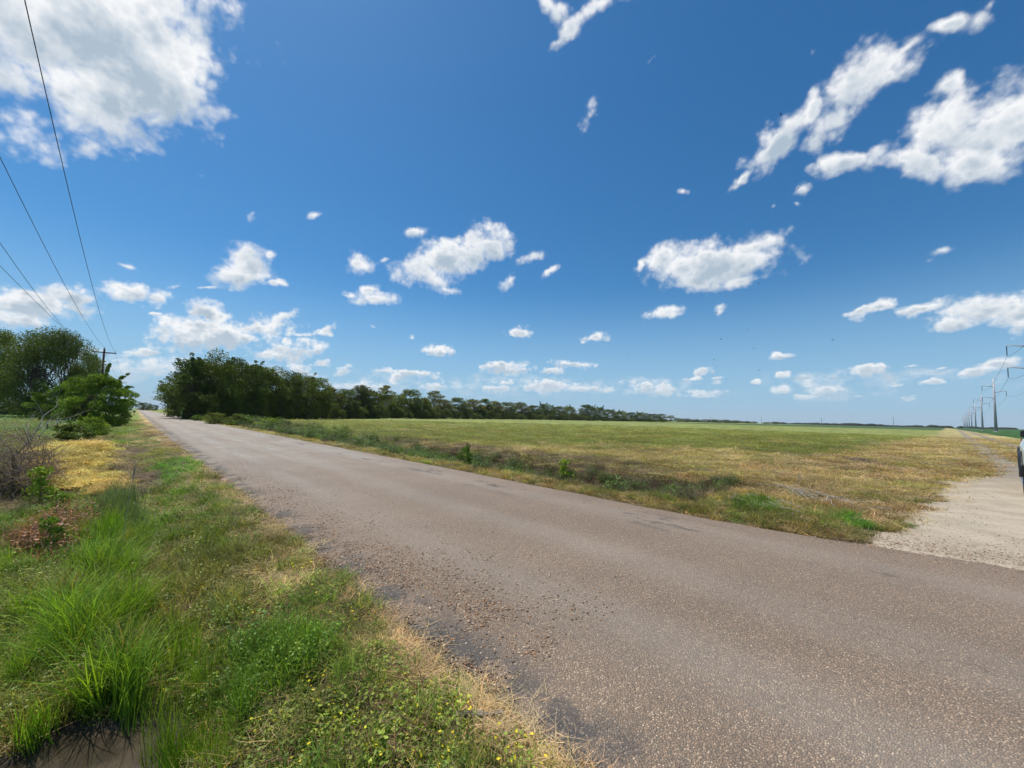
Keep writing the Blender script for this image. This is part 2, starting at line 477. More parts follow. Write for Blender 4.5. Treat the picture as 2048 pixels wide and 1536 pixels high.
def height(X, Y):
    X = np.asarray(X, float); Y = np.asarray(Y, float)
    r = np.hypot(X, Y)
    near = sstep(400, 60, r)
    # roadside ditch on the left
    z = -0.34 * sstep(1.35, 0.05, X) * (1 - 0.75 * sstep(-2.6, -4.6, X))
    # puddle basin
    z = z - 0.14 * np.exp(-(((X + 0.17) / 0.58) ** 2 + ((Y - 2.95) / 0.80) ** 2) ** 1.5)
    # ditch on the right, running out before the dirt track
    dr = sstep(7.7, 8.9, X) * (1 - sstep(9.8, 12.2, X))
    z = z - 0.62 * dr * sstep(2.6, 5.0, Y)
    z = z + 0.10 * sstep(11.5, 13.5, X) * (1 - sstep(14, 17, X)) * sstep(3, 6, Y) * sstep(60, 30, Y)
    off = 1 - sstep(RL - 0.35, RL - 0.1, X) * (1 - sstep(RR + 0.1, RR + 0.5, X))
    trk = 1 - sstep(7, 8, X) * sstep(-7, -5.5, Y) * sstep(1.2, 0.2, Y)
    z = z + off * trk * (0.10 * (fbm(X * 0.9, Y * 0.9, 3, 21) - 0.5) + 0.05 * (fbm(X * 5, Y * 5, 3, 22) - 0.5)) * near
    z = z + off * trk * 0.5 * (fbm(X * 0.03, Y * 0.03, 2, 31) - 0.5) * sstep(25, 70, r) * near
    z = z - 0.030 * (1 - off)
    return z


def hz(x, y):
    return float(height(np.array([x]), np.array([y]))[0])


def gterr(x, y):
    """point of the terrain seen at (x, y)"""
    z = 0.0
    for _ in range(12):
        p = gpt(x, y, z); z = 0.5 * z + 0.5 * hz(*p)
    return p


# ---------------------------------------------------------------- ground cover classes
def poly(pts, terr=True):
    return [gterr(*p) if terr else gpt(*p) for p in pts]


def inside(pl, X, Y):
    n = len(pl); r = np.zeros(X.shape, bool)
    j = n - 1
    for i in range(n):
        xi, yi = pl[i]; xj, yj = pl[j]
        c = ((yi > Y) != (yj > Y)) & (X < (xj - xi) * (Y - yi) / ((yj - yi) + 1e-12) + xi)
        r ^= c; j = i
    return r


PG = {
    'yellow': poly([(52, 985), (85, 905), (120, 893), (175, 895), (205, 915), (205, 985), (180, 992), (90, 985)]),
    'thatch': poly([(196, 990), (205, 925), (235, 892), (285, 880), (300, 905), (318, 985), (280, 995)]),
    'bright': poly([(287, 925), (287, 905), (322, 888), (350, 905), (388, 935), (400, 950), (372, 962), (330, 968), (300, 950)]),
    'gray': poly([(185, 1055), (190, 1000), (215, 985), (258, 990), (262, 1020), (240, 1062)]),
    'reda': poly([(62, 1100), (75, 1065), (118, 1060), (122, 1110), (90, 1135)]),
    'redb': poly([(168, 915), (172, 888), (188, 882), (196, 905)]),
    'straw1': poly([(332, 1072), (350, 1055), (380, 1050), (398, 1062), (372, 1078)]),
    'straw2': poly([(245, 895), (245, 875), (275, 868), (300, 880), (285, 895)]),
    'straw3': poly([(300, 1010), (330, 985), (350, 1000), (400, 1030), (350, 1035)]),
    'apron': poly([(1690, 1110), (1722, 1080), (1738, 1060), (1795, 1030), (1850, 1012), (1900, 985), (1890, 965), (2010, 950), (2048, 925), (2200, 930), (2500, 1010), (2500, 1600), (2048, 1280), (1850, 1180)]),
    'ditchend': poly([(1180, 985), (1395, 990), (1400, 950), (1250, 928), (1150, 905), (1080, 925)], False),
    'brownA': poly([(700, 872), (950, 900), (1130, 905), (1250, 918), (1400, 930), (1420, 945), (1150, 925), (900, 900), (700, 880)], False),
    'gold': poly([(1440, 1000), (1480, 930), (1700, 905), (1780, 885), (1880, 868), (1990, 868), (2010, 930), (1890, 990), (1760, 1015), (1640, 1000)], False),
    'tan': poly([(1000, 905), (1240, 880), (1500, 900), (1680, 905), (1480, 935), (1250, 920)], False),
    'greenspot': poly([(1665, 1040), (1690, 1020), (1735, 1030), (1738, 1052), (1690, 1056)], False),
    'greenspot2': poly([(1465, 1010), (1500, 997), (1545, 1005), (1550, 1025), (1500, 1030)], False),
}
C = dict(bare=0, straw=1, verge=2, lush=3, bright=4, yellow=5, thatch=6, ditchg=7, ditchd=8, field=9, tan=10, gold=11, pasture=12, mud=13, track=14, crop=15, farcrop=16, gray=17, red=18, strip=19, weedy=20)
TINT = np.array([
    (.42, .34, .25),   # bare pale track
    (.45, .34, .175),  # straw
    (.20, .235, .060),   # verge
    (.135, .235, .034),  # lush
    (.10, .235, .028),  # bright
    (.52, .43, .12),  # yellow
    (.25, .205, .12),  # thatch
    (.090, .150, .036),  # ditch green
    (.135, .110, .062),  # ditch dead
    (.195, .230, .066),  # field
    (.34, .315, .125),  # tan
    (.36, .275, .14),  # gold
    (.10, .215, .05),  # pasture
    (.085, .070, .052),  # mud
    (.25, .21, .165),  # track
    (.045, .105, .030),  # crop
    (.060, .105, .040),  # far crop
    (.135, .20, .100),  # grey green
    (.19, .105, .055),  # red dock
    (.30, .26, .095),  # strip by the road
    (.17, .225, .040),  # weedy near verge
])


def classify(X, Y):
    X = np.asarray(X, float); Y = np.asarray(Y, float)
    r = np.hypot(X, Y)
    j = np.clip(r, 2, 60) * 0.030
    jx = X + (fbm(X * 1.7, Y * 1.7, 3, 41) - 0.5) * 2 * j * 1.6
    jy = Y + (fbm(X * 1.7 + 40, Y * 1.7, 3, 42) - 0.5) * 2 * j * 1.6
    n = fbm(X * 1.1, Y * 0.6, 4, 51)
    nf = fbm(X * 4.5, Y * 4.5, 3, 52)
    c = np.full(X.shape, C['field'])
    R = X > 4
    # field: dry towards the junction, green further out
    dj = np.hypot(X - 12, (Y - 0) * 1.0)
    m = R & (dj + 20 * (n - 0.5) < 14); c[m] = C['tan']
    m = R & (n + 0.10 * np.sin(r * 0.35) > 0.72) & (r < 170); c[m] = C['tan']
    c[R & (X > 300) & (Y < 160)] = C['farcrop']
    c[inside(PG['gold'], jx, jy) & R] = C['gold']
    m = inside(PG['gold'], jx, jy) & R & (nf > 0.60); c[m] = C['tan']
    # margins of the dirt track
    tm = R & (np.abs(jy + 3.0 + 0.058 * (X - 10)) < 4.2 + 0.01 * X); c[tm & (X > 9)] = np.where(n[tm & (X > 9)] > .5, C['gold'], C['tan'])
    ty = Y + 3.0 + 0.058 * (X - 10)
    for o in (-0.95, 0.95):
        m = R & (X > 8) & (X < 700) & (np.abs(ty - o * 1.1 + (nf - .5) * 0.9) < 0.42); c[m] = C['track']
    c[R & (X > 36) & (Y < -8.2 - 0.045 * X)] = C['crop']
    c[R & (X > 9) & (X <= 36) & (Y < -8.0 - 0.05 * X)] = C['gold']
    # right ditch
    dz = (jx > 7.9) & (jx < 11.4 + 1.6 * np.clip((Y - 25) / 30, 0, 1)) & (Y > 3.0) & (Y < 95)
    gfrac = sstep(7, 17, Y)
    c[dz] = np.where((n[dz] * 0.4 + nf[dz] * 0.6) < 0.40 + 0.22 * gfrac[dz], C['ditchg'], C['ditchd'])
    c[dz & (jx > 11.0) & (Y < 22)] = C['ditchd']
    c[(X > 4) & (jx > 11.6) & (jx < 13.0) & (Y > 6) & (Y < 24) & (nf > .45)] = C['thatch']
    s = (X > RR - .3) & (jx < 7.95) & (Y > 0.3); c[s] = C['strip']
    c[s & (nf > .57)] = C['verge']
    m = (X > 4) & (X < 12) & (Y <= 3.0) & (Y > -1) & (c != C['gold']); c[m] = np.where(nf[m] > .52, C['strip'], C['verge'])
    for k, cc in (('greenspot', 'bright'), ('greenspot2', 'lush')): c[inside(PG[k], jx, jy)] = C[cc]
    ap = inside(PG['apron'], X + (nf - .5) * 0.9, Y + (n - .5) * 0.9) & (X > 4); c[ap] = C['bare']
    # left side
    L = X < 4
    d = edge_l(Y) - X
    c[L] = C['verge']
    m = L & (nf * .5 + n * .5 > .53) & (d > .5); c[m] = C['lush']
    m = L & (nf * .6 + n * .4 < .37) & (d > .4); c[m] = C['thatch']
    m = L & (d > 0.12) & (Y < 5.0) & (X > 0.0) & (nf < .58); c[m] = C['weedy']
    m = L & (jx < 0.25) & (Y < 9); c[m] = np.where(nf[m] > .42, C['lush'], C['verge'])
    m = L & (jx < -0.9) & (Y < 9) & (n > .5); c[m] = C['verge']
    c[L & (jx < -3.2) & (Y > 14)] = C['pasture']
    c[L & (X < -9)] = C['pasture']
    for k, cc in (('thatch', 'thatch'), ('yellow', 'yellow'), ('bright', 'bright'), ('gray', 'gray'), ('reda', 'red'), ('redb', 'red'), ('straw2', 'straw')):
        c[inside(PG[k], jx, jy) & L] = C[cc]
    for k in ('straw1', 'straw3'): c[inside(PG[k], jx, jy) & L & (nf > .55)] = C['straw']
    w = 0.05 + 0.30 * fbm(Y * 1.3, Y * 0 + 5, 3, 61) ** 1.5 + 0.16 * (nf - .5) + 0.35 * sstep(12, 30, Y)
    m = L & (d < w) & (nf > .27); c[m] = C['straw']
    m = L & (d >= w) & (d < w + .4) & (nf > .64); c[m] = C['straw']
    z = height(X, Y)
    m = L & (((X + .17) / .60) ** 2 + ((Y - 2.95) / .80) ** 2 < 1.0 + .7 * (nf - .5)); c[m] = C['mud']
    return c


def tint_of(X, Y, c, spread=1.0):
    t_ = TINT[c].copy()
    a = fbm(X * 0.8, Y * 0.5, 4, 71)[:, None]; b = fbm(X * 6, Y * 6, 3, 72)[:, None]
    hs_ = fbm(X * 0.35 + 9, Y * 0.35, 3, 73)[:, None]
    k = 1 + spread * (1.1 * (a - .5) + 0.8 * (b - .5))
    t_ = t_ * np.clip(k, .35, 1.9)
    veg = ((c >= 2) & (c <= 4)) | (c == 9) | (c == 12) | (c == 19) | (c == 20)
    dry = np.array([.36, .29, .12])
    f = np.clip((hs_ - .5) * 2.2 * spread, 0, .55) * veg[:, None] * np.where(c == 9, .45, 1.0)[:, None]
    return t_ * (1 - f) + dry * f


# ---------------------------------------------------------------- ground sheet (polar grid round the camera, reaching the horizon)
NR = 470
rr = np.concatenate([[0.0], np.geomspace(0.5, 9000.0, NR)])
half = math.radians(66)
th = np.concatenate([np.linspace(AZ - half, AZ + half, 760), np.linspace(AZ + half, AZ - half + 2 * PI, 70)[1:-1]])
NTH = len(th)
RRg, TH = np.meshgrid(rr[1:], th, indexing='ij')
GX = np.concatenate([[0.0], (RRg * np.sin(TH)).ravel()]); GY = np.concatenate([[0.0], (RRg * np.cos(TH)).ravel()])
GZ = height(GX, GY)
ii, jj = np.meshgrid(np.arange(NR - 1), np.arange(NTH), indexing='ij')
idx = lambda i, j: 1 + i * NTH + (j % NTH)
FQ = np.stack([idx(ii, jj), idx(ii, jj + 1), idx(ii + 1, jj + 1), idx(ii + 1, jj)], -1).reshape(-1, 4)
k0 = np.arange(NTH)
FQ = np.vstack([FQ, np.stack([np.zeros(NTH, int), idx(0, k0 + 1), idx(0, k0), idx(0, k0)], -1)[:0]])
cls = classify(GX, GY)
gt = tint_of(GX, GY, cls)
soil = np.array([.085, .062, .040])
rg = np.hypot(GX, GY)
isveg = ~np.isin(cls, [C['bare'], C['track'], C['mud']])
# bare earth between the plants near the camera; further out the sheet itself carries the look of the cover
cover_f = (sstep(8, 70, rg) * .85 + .15)[:, None]
base = np.where(isveg[:, None], soil * (1 - cover_f) + gt * cover_f, gt)
m_g, t = new_mat('ground')
tc = t.n('ShaderNodeTexCoord').outputs['Object']
at = t.n('ShaderNodeAttribute', attribute_name='tint').outputs['Color']
n_a = t.noise(tc, 38.0, 5, .7); n_b = t.noise(tc, 2.2, 5, .65); n_c = t.noise(t.vmath('MULTIPLY', tc, (1, 1, 1)), 0.05, 5, .62)
f = t.math('MULTIPLY', t.ramp(n_a, .25, .75, .62, 1.38, False), t.ramp(n_b, .25, .75, .75, 1.25, False))
f = t.math('MULTIPLY', f, t.ramp(n_c, .3, .7, .8, 1.2, False))
col = t.vscale(at, f)
b = t.n('ShaderNodeBsdfPrincipled', {'Base Color': col, 'Roughness': .95, 'Specular IOR Level': .12})
t.nt.links.new(t.n('ShaderNodeBump', {'Height': t.math('ADD', n_a, t.math('MULTIPLY', n_b, .6)), 'Strength': .9, 'Distance': .03}).outputs[0], b.inputs['Normal'])
t.n('ShaderNodeOutputMaterial', {'Surface': b.outputs[0]})
FQ = FQ[:, ::-1]
gme = np_mesh('ground', np.stack([GX, GY, GZ], 1), FQ, m_g, {'tint': ('FLOAT_COLOR', base)}, smooth=True)
ground = tag(meshobj('ground', gme), 'flat farmland of dark soil and dry and green cover', kind='structure')

# ---------------------------------------------------------------- asphalt road
ys = np.concatenate([np.arange(-14, 14, .035), np.arange(14, 40, .12), np.geomspace(40, 2600, 160)])
us = np.concatenate([np.linspace(0, .1, 7), np.linspace(.1, .9, 18)[1:], np.linspace(.9, 1, 7)[1:]])
YY, UU = np.meshgrid(ys, us, indexing='ij')
EL, ER = edge_l(YY), edge_r(YY)
XX = EL + (ER - EL) * UU
ZZ = -.006 + .05 * np.sin(PI * UU) ** .6 * 1.0 - .016 * (UU < .001) - .016 * (UU > .999)
ny, nu = len(ys), len(us)
ii, jj = np.meshgrid(np.arange(ny - 1), np.arange(nu - 1), indexing='ij')
q = lambda i, j: i * nu + j
FR = np.stack([q(ii, jj), q(ii, jj + 1), q(ii + 1, jj + 1), q(ii + 1, jj)], -1).reshape(-1, 4)
m_r, t = new_mat('chip_seal_asphalt')
tc = t.n('ShaderNodeTexCoord').outputs['Object']
sx = t.n('ShaderNodeSeparateXYZ', {0: tc})
X_, Y_ = sx.outputs[0], sx.outputs[1]
st = t.vmath('MULTIPLY', tc, (1.0, .10, 1.0))
wv = t.noise(st, 1.1, 4, .6)
xw = t.math('ADD', X_, t.math('MULTIPLY', t.math('SUBTRACT', wv, .5), 1.3))


def band(c0, w):
    return t.ramp(t.math('ABSOLUTE', t.math('SUBTRACT', xw, c0)), 0.0, w, 1.0, 0.0)


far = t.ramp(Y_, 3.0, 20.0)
track = t.math('MAXIMUM', t.math('MAXIMUM', band(2.75, .65), band(4.05, .55)), band(5.9, .6))
vor = t.n('ShaderNodeTexVoronoi', {'Vector': tc, 'Scale': 95.0, 'Randomness': 1.0}, voronoi_dimensions='2D')
vor2 = t.n('ShaderNodeTexVoronoi', {'Vector': tc, 'Scale': 170.0, 'Randomness': 1.0}, voronoi_dimensions='2D')
vc = t.n('ShaderNodeSeparateColor', {0: vor.outputs['Color']})
stone = t.n('ShaderNodeValToRGB', {0: vc.outputs[0]}).outputs[0]
rp = stone.node.color_ramp
rp.elements[0].position = 0; rp.elements[0].color = (.085, .070, .060, 1)
rp.elements[1].position = 1; rp.elements[1].color = (.56, .46, .36, 1)
for ps, cl in ((.25, (.145, .112, .090, 1)), (.5, (.205, .152, .118, 1)), (.68, (.265, .175, .122, 1)), (.84, (.25, .205, .168, 1)), (.93, (.38, .30, .22, 1))):
    e = rp.elements.new(ps); e.color = cl
vc2 = t.n('ShaderNodeSeparateColor', {0: vor2.outputs['Color']}).outputs[1]
gapf = t.ramp(vor.outputs['Distance'], .32, .62)
aspc = t.mix(gapf, stone, (.075, .064, .056))
aspc = t.vscale(aspc, t.ramp(vc2, 0, 1, .7, 1.3, False))
aspc = t.mix(.28, aspc, (.215, .180, .150))
grey = t.mix(t.ramp(vc.outputs[1], .0, 1.0, 0, 1, False), (.165, .162, .158), (.33, .322, .31))
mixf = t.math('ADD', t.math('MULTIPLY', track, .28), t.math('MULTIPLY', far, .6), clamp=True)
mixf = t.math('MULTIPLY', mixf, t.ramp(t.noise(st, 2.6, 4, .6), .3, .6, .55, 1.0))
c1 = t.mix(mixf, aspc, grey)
big = t.noise(tc, .55, 5, .6)
c1 = t.vmath('MULTIPLY', t.vscale(c1, t.ramp(big, .3, .7, .92, 1.09)), (1.45, 1.33, 1.15))
# bleeding bitumen and worn dark patches: near edge, far wheel path
dn = t.noise(tc, 1.9, 5, .65)
edge_m = t.ramp(t.math('ABSOLUTE', t.math('SUBTRACT', X_, 1.62)), .06, .42, 1.0, 0.0)
bit = t.math('MULTIPLY', edge_m, t.ramp(dn, .47, .54))
dn2 = t.noise(t.vmath('MULTIPLY', tc, (1, .35, 1)), 1.6, 5, .7)
bit2 = t.math('MULTIPLY', t.ramp(t.math('ABSOLUTE', t.math('SUBTRACT', X_, 5.95)), .1, .75, 1.0, 0.0), t.ramp(dn2, .56, .63))
c1 = t.mix(t.math('MULTIPLY', bit, .85), c1, t.mix(t.ramp(vc.outputs[2], .80, .9), (.070, .068, .066), (.22, .18, .14)))
c1 = t.mix(t.math('MULTIPLY', bit2, .55), c1, (.050, .046, .044))
# fine branching cracks
cr = t.n('ShaderNodeTexVoronoi', {'Vector': t.vmath('ADD', tc, t.vscale(t.noise(tc, 3.0, 3, .6, 0, 1), .5)), 'Scale': .9}, feature='DISTANCE_TO_EDGE', voronoi_dimensions='2D').outputs[0]
crm = t.math('MULTIPLY', t.ramp(cr, .0, .012, 1, 0), t.ramp(t.noise(tc, .35, 3, .5), .52, .6))
c1 = t.mix(t.math('MULTIPLY', crm, .3), c1, (.035, .032, .030))
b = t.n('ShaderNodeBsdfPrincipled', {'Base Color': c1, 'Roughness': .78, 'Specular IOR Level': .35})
hgt = t.math('ADD', t.ramp(vor.outputs['Distance'], .1, .6, 1, 0), t.math('MULTIPLY', vc.outputs[0], .5))
t.nt.links.new(t.n('ShaderNodeBump', {'Height': hgt, 'Strength': .8, 'Distance': .006}).outputs[0], b.inputs['Normal'])
t.n('ShaderNodeOutputMaterial', {'Surface': b.outputs[0]})
rme = np_mesh('road', np.stack([XX.ravel(), YY.ravel(), ZZ.ravel()], 1), FR, m_r, smooth=True)
tag(meshobj('road', rme), 'worn chip seal asphalt country road with grey wheel tracks', kind='structure')

# ---------------------------------------------------------------- pale dirt track joining from the right
xs = np.concatenate([np.arange(6.6, 22, .07), np.arange(22, 60, .3), np.geomspace(60, 700, 60)])
yt = np.arange(-9.5, 2.0, .07)
TX, TY0 = np.meshgrid(xs, yt, indexing='ij')
TY = TY0 - .058 * np.clip(TX - 22, 0, None)
tcl = classify(TX.ravel(), TY.ravel()).reshape(TX.shape)
on = np.isin(tcl, [C['bare'], C['track']]) & (TX > edge_r(TY) - .25)
k4 = on[:-1, :-1] & on[1:, :-1] & on[1:, 1:] & on[:-1, 1:]
ii, jj = np.nonzero(k4)
q = lambda i, j: i * len(yt) + j
FT = np.stack([q(ii, jj), q(ii + 1, jj), q(ii + 1, jj + 1), q(ii, jj + 1)], -1)
m_t, t = new_mat('caliche_dirt')
tc = t.n('ShaderNodeTexCoord').outputs['Object']
sx = t.n('ShaderNodeSeparateXYZ', {0: tc})
na = t.noise(tc, 1.2, 6, .65); nb_ = t.noise(t.vmath('MULTIPLY', tc, (.8, 1.1, 1)), 2.2, 7, .72, .6); nc_ = t.noise(tc, 60, 3, .7)
vr = t.n('ShaderNodeTexVoronoi', {'Vector': tc, 'Scale': 46.0}, voronoi_dimensions='2D')
c0 = t.mix(t.ramp(na, .32, .66), (.40, .335, .245), (.52, .44, .33))
c0 = t.mix(t.ramp(nb_, .50, .68, 0, .35), c0, (.27, .225, .17))
farg = t.ramp(sx.outputs[0], 13.0, 24.0, 0, .65)
ry_ = t.math('ADD', t.math('ADD', sx.outputs[1], t.math('MULTIPLY', sx.outputs[0], .058)), t.math('MULTIPLY', na, .8))
rut = t.math('MULTIPLY', t.ramp(t.math('ABSOLUTE', t.math('SUBTRACT', t.math('ABSOLUTE', t.math('ADD', ry_, 2.9)), 1.0)), .12, .42, 1, 0), t.ramp(nb_, .35, .55))
c0 = t.mix(t.math('MULTIPLY', rut, .4), c0, (.26, .215, .165))
c0 = t.mix(farg, c0, (.17, .15, .125))
c0 = t.vscale(c0, t.ramp(nc_, .3, .7, .82, 1.18))
edgeg = t.math('MULTIPLY', t.ramp(sx.outputs[0], 7.3, 9.6, 1, 0), t.ramp(t.n('ShaderNodeSeparateColor', {0: vr.outputs['Color']}).outputs[0], .45, .5))
c0 = t.mix(t.math('MULTIPLY', edgeg, .7), c0, t.mix(t.n('ShaderNodeSeparateColor', {0: vr.outputs['Color']}).outputs[1], (.16, .095, .06), (.52, .42, .32)))
b = t.n('ShaderNodeBsdfPrincipled', {'Base Color': c0, 'Roughness': .93, 'Specular IOR Level': .15})
t.nt.links.new(t.n('ShaderNodeBump', {'Height': t.math('ADD', nc_, t.math('MULTIPLY', nb_, 1.5)), 'Strength': .7, 'Distance': .03}).outputs[0], b.inputs['Normal'])
t.n('ShaderNodeOutputMaterial', {'Surface': b.outputs[0]})
used = np.unique(FT); remap = -np.ones(TX.size, int); remap[used] = np.arange(len(used))
VT = np.stack([TX.ravel(), TY.ravel(), height(TX.ravel(), TY.ravel()) + .012], 1)[used]
tag(meshobj('dirt_track', np_mesh('dirt_track', VT, remap[FT], m_t, smooth=True)), 'pale caliche dirt track with two ruts leaving the road', kind='structure')

# ---------------------------------------------------------------- muddy puddle
px, py = np.meshgrid(np.linspace(-1.5, .9, 25), np.linspace(1.6, 4.4, 29), indexing='ij')
PV = np.stack([px.ravel(), py.ravel(), np.full(px.size, -.405)], 1)
ii, jj = np.meshgrid(np.arange(24), np.arange(28), indexing='ij'); q = lambda i, j: i * 29 + j
m_w, t = new_mat('muddy_water')
tc = t.n('ShaderNodeTexCoord').outputs['Object']
c0 = t.mix(t.ramp(t.noise(tc, 3, 4, .6), .35, .65), (.045, .035, .024), (.085, .066, .045))
b = t.n('ShaderNodeBsdfPrincipled', {'Base Color': c0, 'Roughness': .03, 'Specular IOR Level': .5, 'IOR': 1.33})
t.nt.links.new(t.n('ShaderNodeBump', {'Height': t.noise(tc, 9, 3, .5), 'Strength': .12, 'Distance': .01}).outputs[0], b.inputs['Normal'])
t.n('ShaderNodeOutputMaterial', {'Surface': b.outputs[0]})
tag(meshobj('puddle_water', np_mesh('puddle_water', PV, np.stack([q(ii, jj), q(ii + 1, jj), q(ii + 1, jj + 1), q(ii, jj + 1)], -1).reshape(-1, 4), m_w)), 'brown muddy puddle water in the roadside ditch', kind='structure')
# ---------------------------------------------------------------- plant materials
def plant_mat(name, inst=True, col=(.1, .1, .1), rough=.6, trans=.36, var=.5, spec=.18):
    m, t = new_mat(name)
    v = t.n('ShaderNodeAttribute', attribute_name='v').outputs['Fac']
    base = t.n('ShaderNodeAttribute', attribute_name='tint', attribute_type='INSTANCER').outputs['Color'] if inst else t.mix(0.0, col, col)
    f = t.ramp(v, 0, 1, 1 - var, 1 + var, False)
    c = t.vscale(base, f)
    # yellower when v is high: blades and leaves differ in age
    c = t.mix(t.ramp(v, .72, 1.0, 0, .45), c, t.vmath('MULTIPLY', c, (1.75, 1.15, .75)))
    b = t.n('ShaderNodeBsdfPrincipled', {'Base Color': c, 'Roughness': rough, 'Specular IOR Level': spec})
    tr = t.n('ShaderNodeBsdfTranslucent', {'Color': t.vmath('MULTIPLY', c, (1.35, 1.3, .5))})
    t.n('ShaderNodeOutputMaterial', {'Surface': t.n('ShaderNodeMixShader', {0: trans, 1: b.outputs[0], 2: tr.outputs[0]}).outputs[0]})
    return m


M_PLANT = plant_mat('plant_blades')
M_LEAFY = plant_mat('weed_leaves', rough=.5, trans=.32, spec=.22)
M_STRAWM = plant_mat('dry_stalks', rough=.7, trans=.15, spec=.2, var=.35)


# ---------------------------------------------------------------- plant pieces (tufts)
def blades(seed, n, rad, h0, h1, w, lean=.5, segs=3, curl=.6, flat=0.0, mat=None):
    g = np.random.default_rng(seed)
    a = g.uniform(0, 2 * PI, n); r = rad * np.sqrt(g.uniform(0, 1, n))
    bx, by = r * np.cos(a), r * np.sin(a)
    d = g.uniform(0, 2 * PI, n); h = g.uniform(h0, h1, n) ; L = g.uniform(lean * .3, lean * 1.4, n)
    wd = w * g.uniform(.6, 1.3, n); cv = g.uniform(.2, 1, n) * curl
    v = g.uniform(0, 1, n)
    V = np.zeros((n, 2 * segs + 1, 3)); cx, cy, cz = bx.copy(), by.copy(), np.zeros(n)
    side = np.stack([-np.sin(d), np.cos(d)], 1)
    tw = g.uniform(-.9, .9, n)
    side = np.stack([side[:, 0] * np.cos(tw) - side[:, 1] * np.sin(tw), side[:, 0] * np.sin(tw) + side[:, 1] * np.cos(tw)], 1)
    ang = L.copy()
    if flat: ang = np.full(n, 1.25) + g.uniform(-.2, .3, n)
    zoff = g.uniform(.002, flat, n) if flat else 0
    for s in range(segs + 1):
        ww = wd * (1 - (s / segs)) ** .7
        if s < segs:
            V[:, 2 * s, 0] = cx - side[:, 0] * ww / 2; V[:, 2 * s, 1] = cy - side[:, 1] * ww / 2; V[:, 2 * s, 2] = cz + zoff
            V[:, 2 * s + 1, 0] = cx + side[:, 0] * ww / 2; V[:, 2 * s + 1, 1] = cy + side[:, 1] * ww / 2; V[:, 2 * s + 1, 2] = cz + zoff
            st = h / segs
            cx = cx + np.cos(d) * np.sin(ang) * st; cy = cy + np.sin(d) * np.sin(ang) * st; cz = cz + np.cos(ang) * st
            ang = ang + cv * (1.0 + s * .5) * (0.5 if not flat else .25)
            if flat: d = d + g.uniform(-.5, .5, n)
        else:
            V[:, 2 * s, 0] = cx; V[:, 2 * s, 1] = cy; V[:, 2 * s, 2] = cz + zoff
    F = []
    k = 2 * segs + 1
    for s in range(segs - 1): F.append(np.array([2 * s, 2 * s + 1, 2 * s + 3, 2 * s + 2]))
    F.append(np.array([2 * segs - 2, 2 * segs - 1, 2 * segs, 2 * segs]))
    F = (np.array(F)[None] + (np.arange(n) * k)[:, None, None]).reshape(-1, 4)
    return V.reshape(-1, 3), F, np.repeat(v, k)


def leaves(seed, n, rad, h0, h1, ls, up=.6, dome=True, zlo=0.0):
    """n small pointed leaves (two triangles folded on the midrib) through a low dome"""
    g = np.random.default_rng(seed)
    a = g.uniform(0, 2 * PI, n); r = rad * np.sqrt(g.uniform(0, 1, n))
    z = g.uniform(h0, h1, n) * (1 - .6 * (r / rad) ** 2 if dome else 1)
    c = np.stack([r * np.cos(a), r * np.sin(a), z], 1)
    d = g.uniform(0, 2 * PI, n); s = ls * g.uniform(.55, 1.3, n); el = g.normal(.1, up * .6, n)
    ax = np.stack([np.cos(d) * np.cos(el), np.sin(d) * np.cos(el), np.sin(el)], 1)
    sd_ = np.stack([-np.sin(d), np.cos(d), g.normal(0, .35, n)], 1); sd_ /= np.linalg.norm(sd_, axis=1)[:, None]
    nn = np.cross(ax, sd_)
    s = s[:, None]
    P0 = c - ax * s * .5; P2 = c + ax * s * .5
    P1 = c + sd_ * s * .30 - nn * s * .06 - ax * s * .05; P3 = c - sd_ * s * .30 - nn * s * .06 - ax * s * .05
    V = np.stack([P0, P1, P2, P3], 1).reshape(-1, 3)
    o = (np.arange(n) * 4)[:, None, None]
    F = (np.array([[0, 1, 2, 2], [0, 2, 3, 3]])[None] + o).reshape(-1, 4)
    return V, F, np.repeat(g.uniform(0, 1, n), 4)


def join(*parts):
    Vs, Fs, As = [], [], []; n = 0
    for V, F, A in parts:
        Vs.append(V); Fs.append(F + n); As.append(A); n += len(V)
    return np.vstack(Vs), np.vstack(Fs), np.concatenate(As)


def tri_mesh(name, V, F, A, mat, smooth=False):
    """quads whose last index repeats become triangles"""
    me = bpy.data.meshes.new(name)
    isq = F[:, 2] != F[:, 3]
    lt = np.where(isq, 4, 3); ls = np.concatenate([[0], np.cumsum(lt)[:-1]])
    keep = np.ones(F.shape, bool); keep[~isq, 3] = False
    me.vertices.add(len(V)); me.vertices.foreach_set('co', V.astype(np.float32).ravel())
    me.loops.add(int(lt.sum())); me.loops.foreach_set('vertex_index', F[keep].astype(np.int32))
    me.polygons.add(len(F)); me.polygons.foreach_set('loop_start', ls.astype(np.int32)); me.polygons.foreach_set('loop_total', lt.astype(np.int32))
    at = me.attributes.new('v', 'FLOAT', 'POINT'); at.data.foreach_set('value', A.astype(np.float32))
    me.materials.append(mat)
    if smooth: me.polygons.foreach_set('use_smooth', np.ones(len(F), bool))
    me.update(calc_edges=True)
    return me


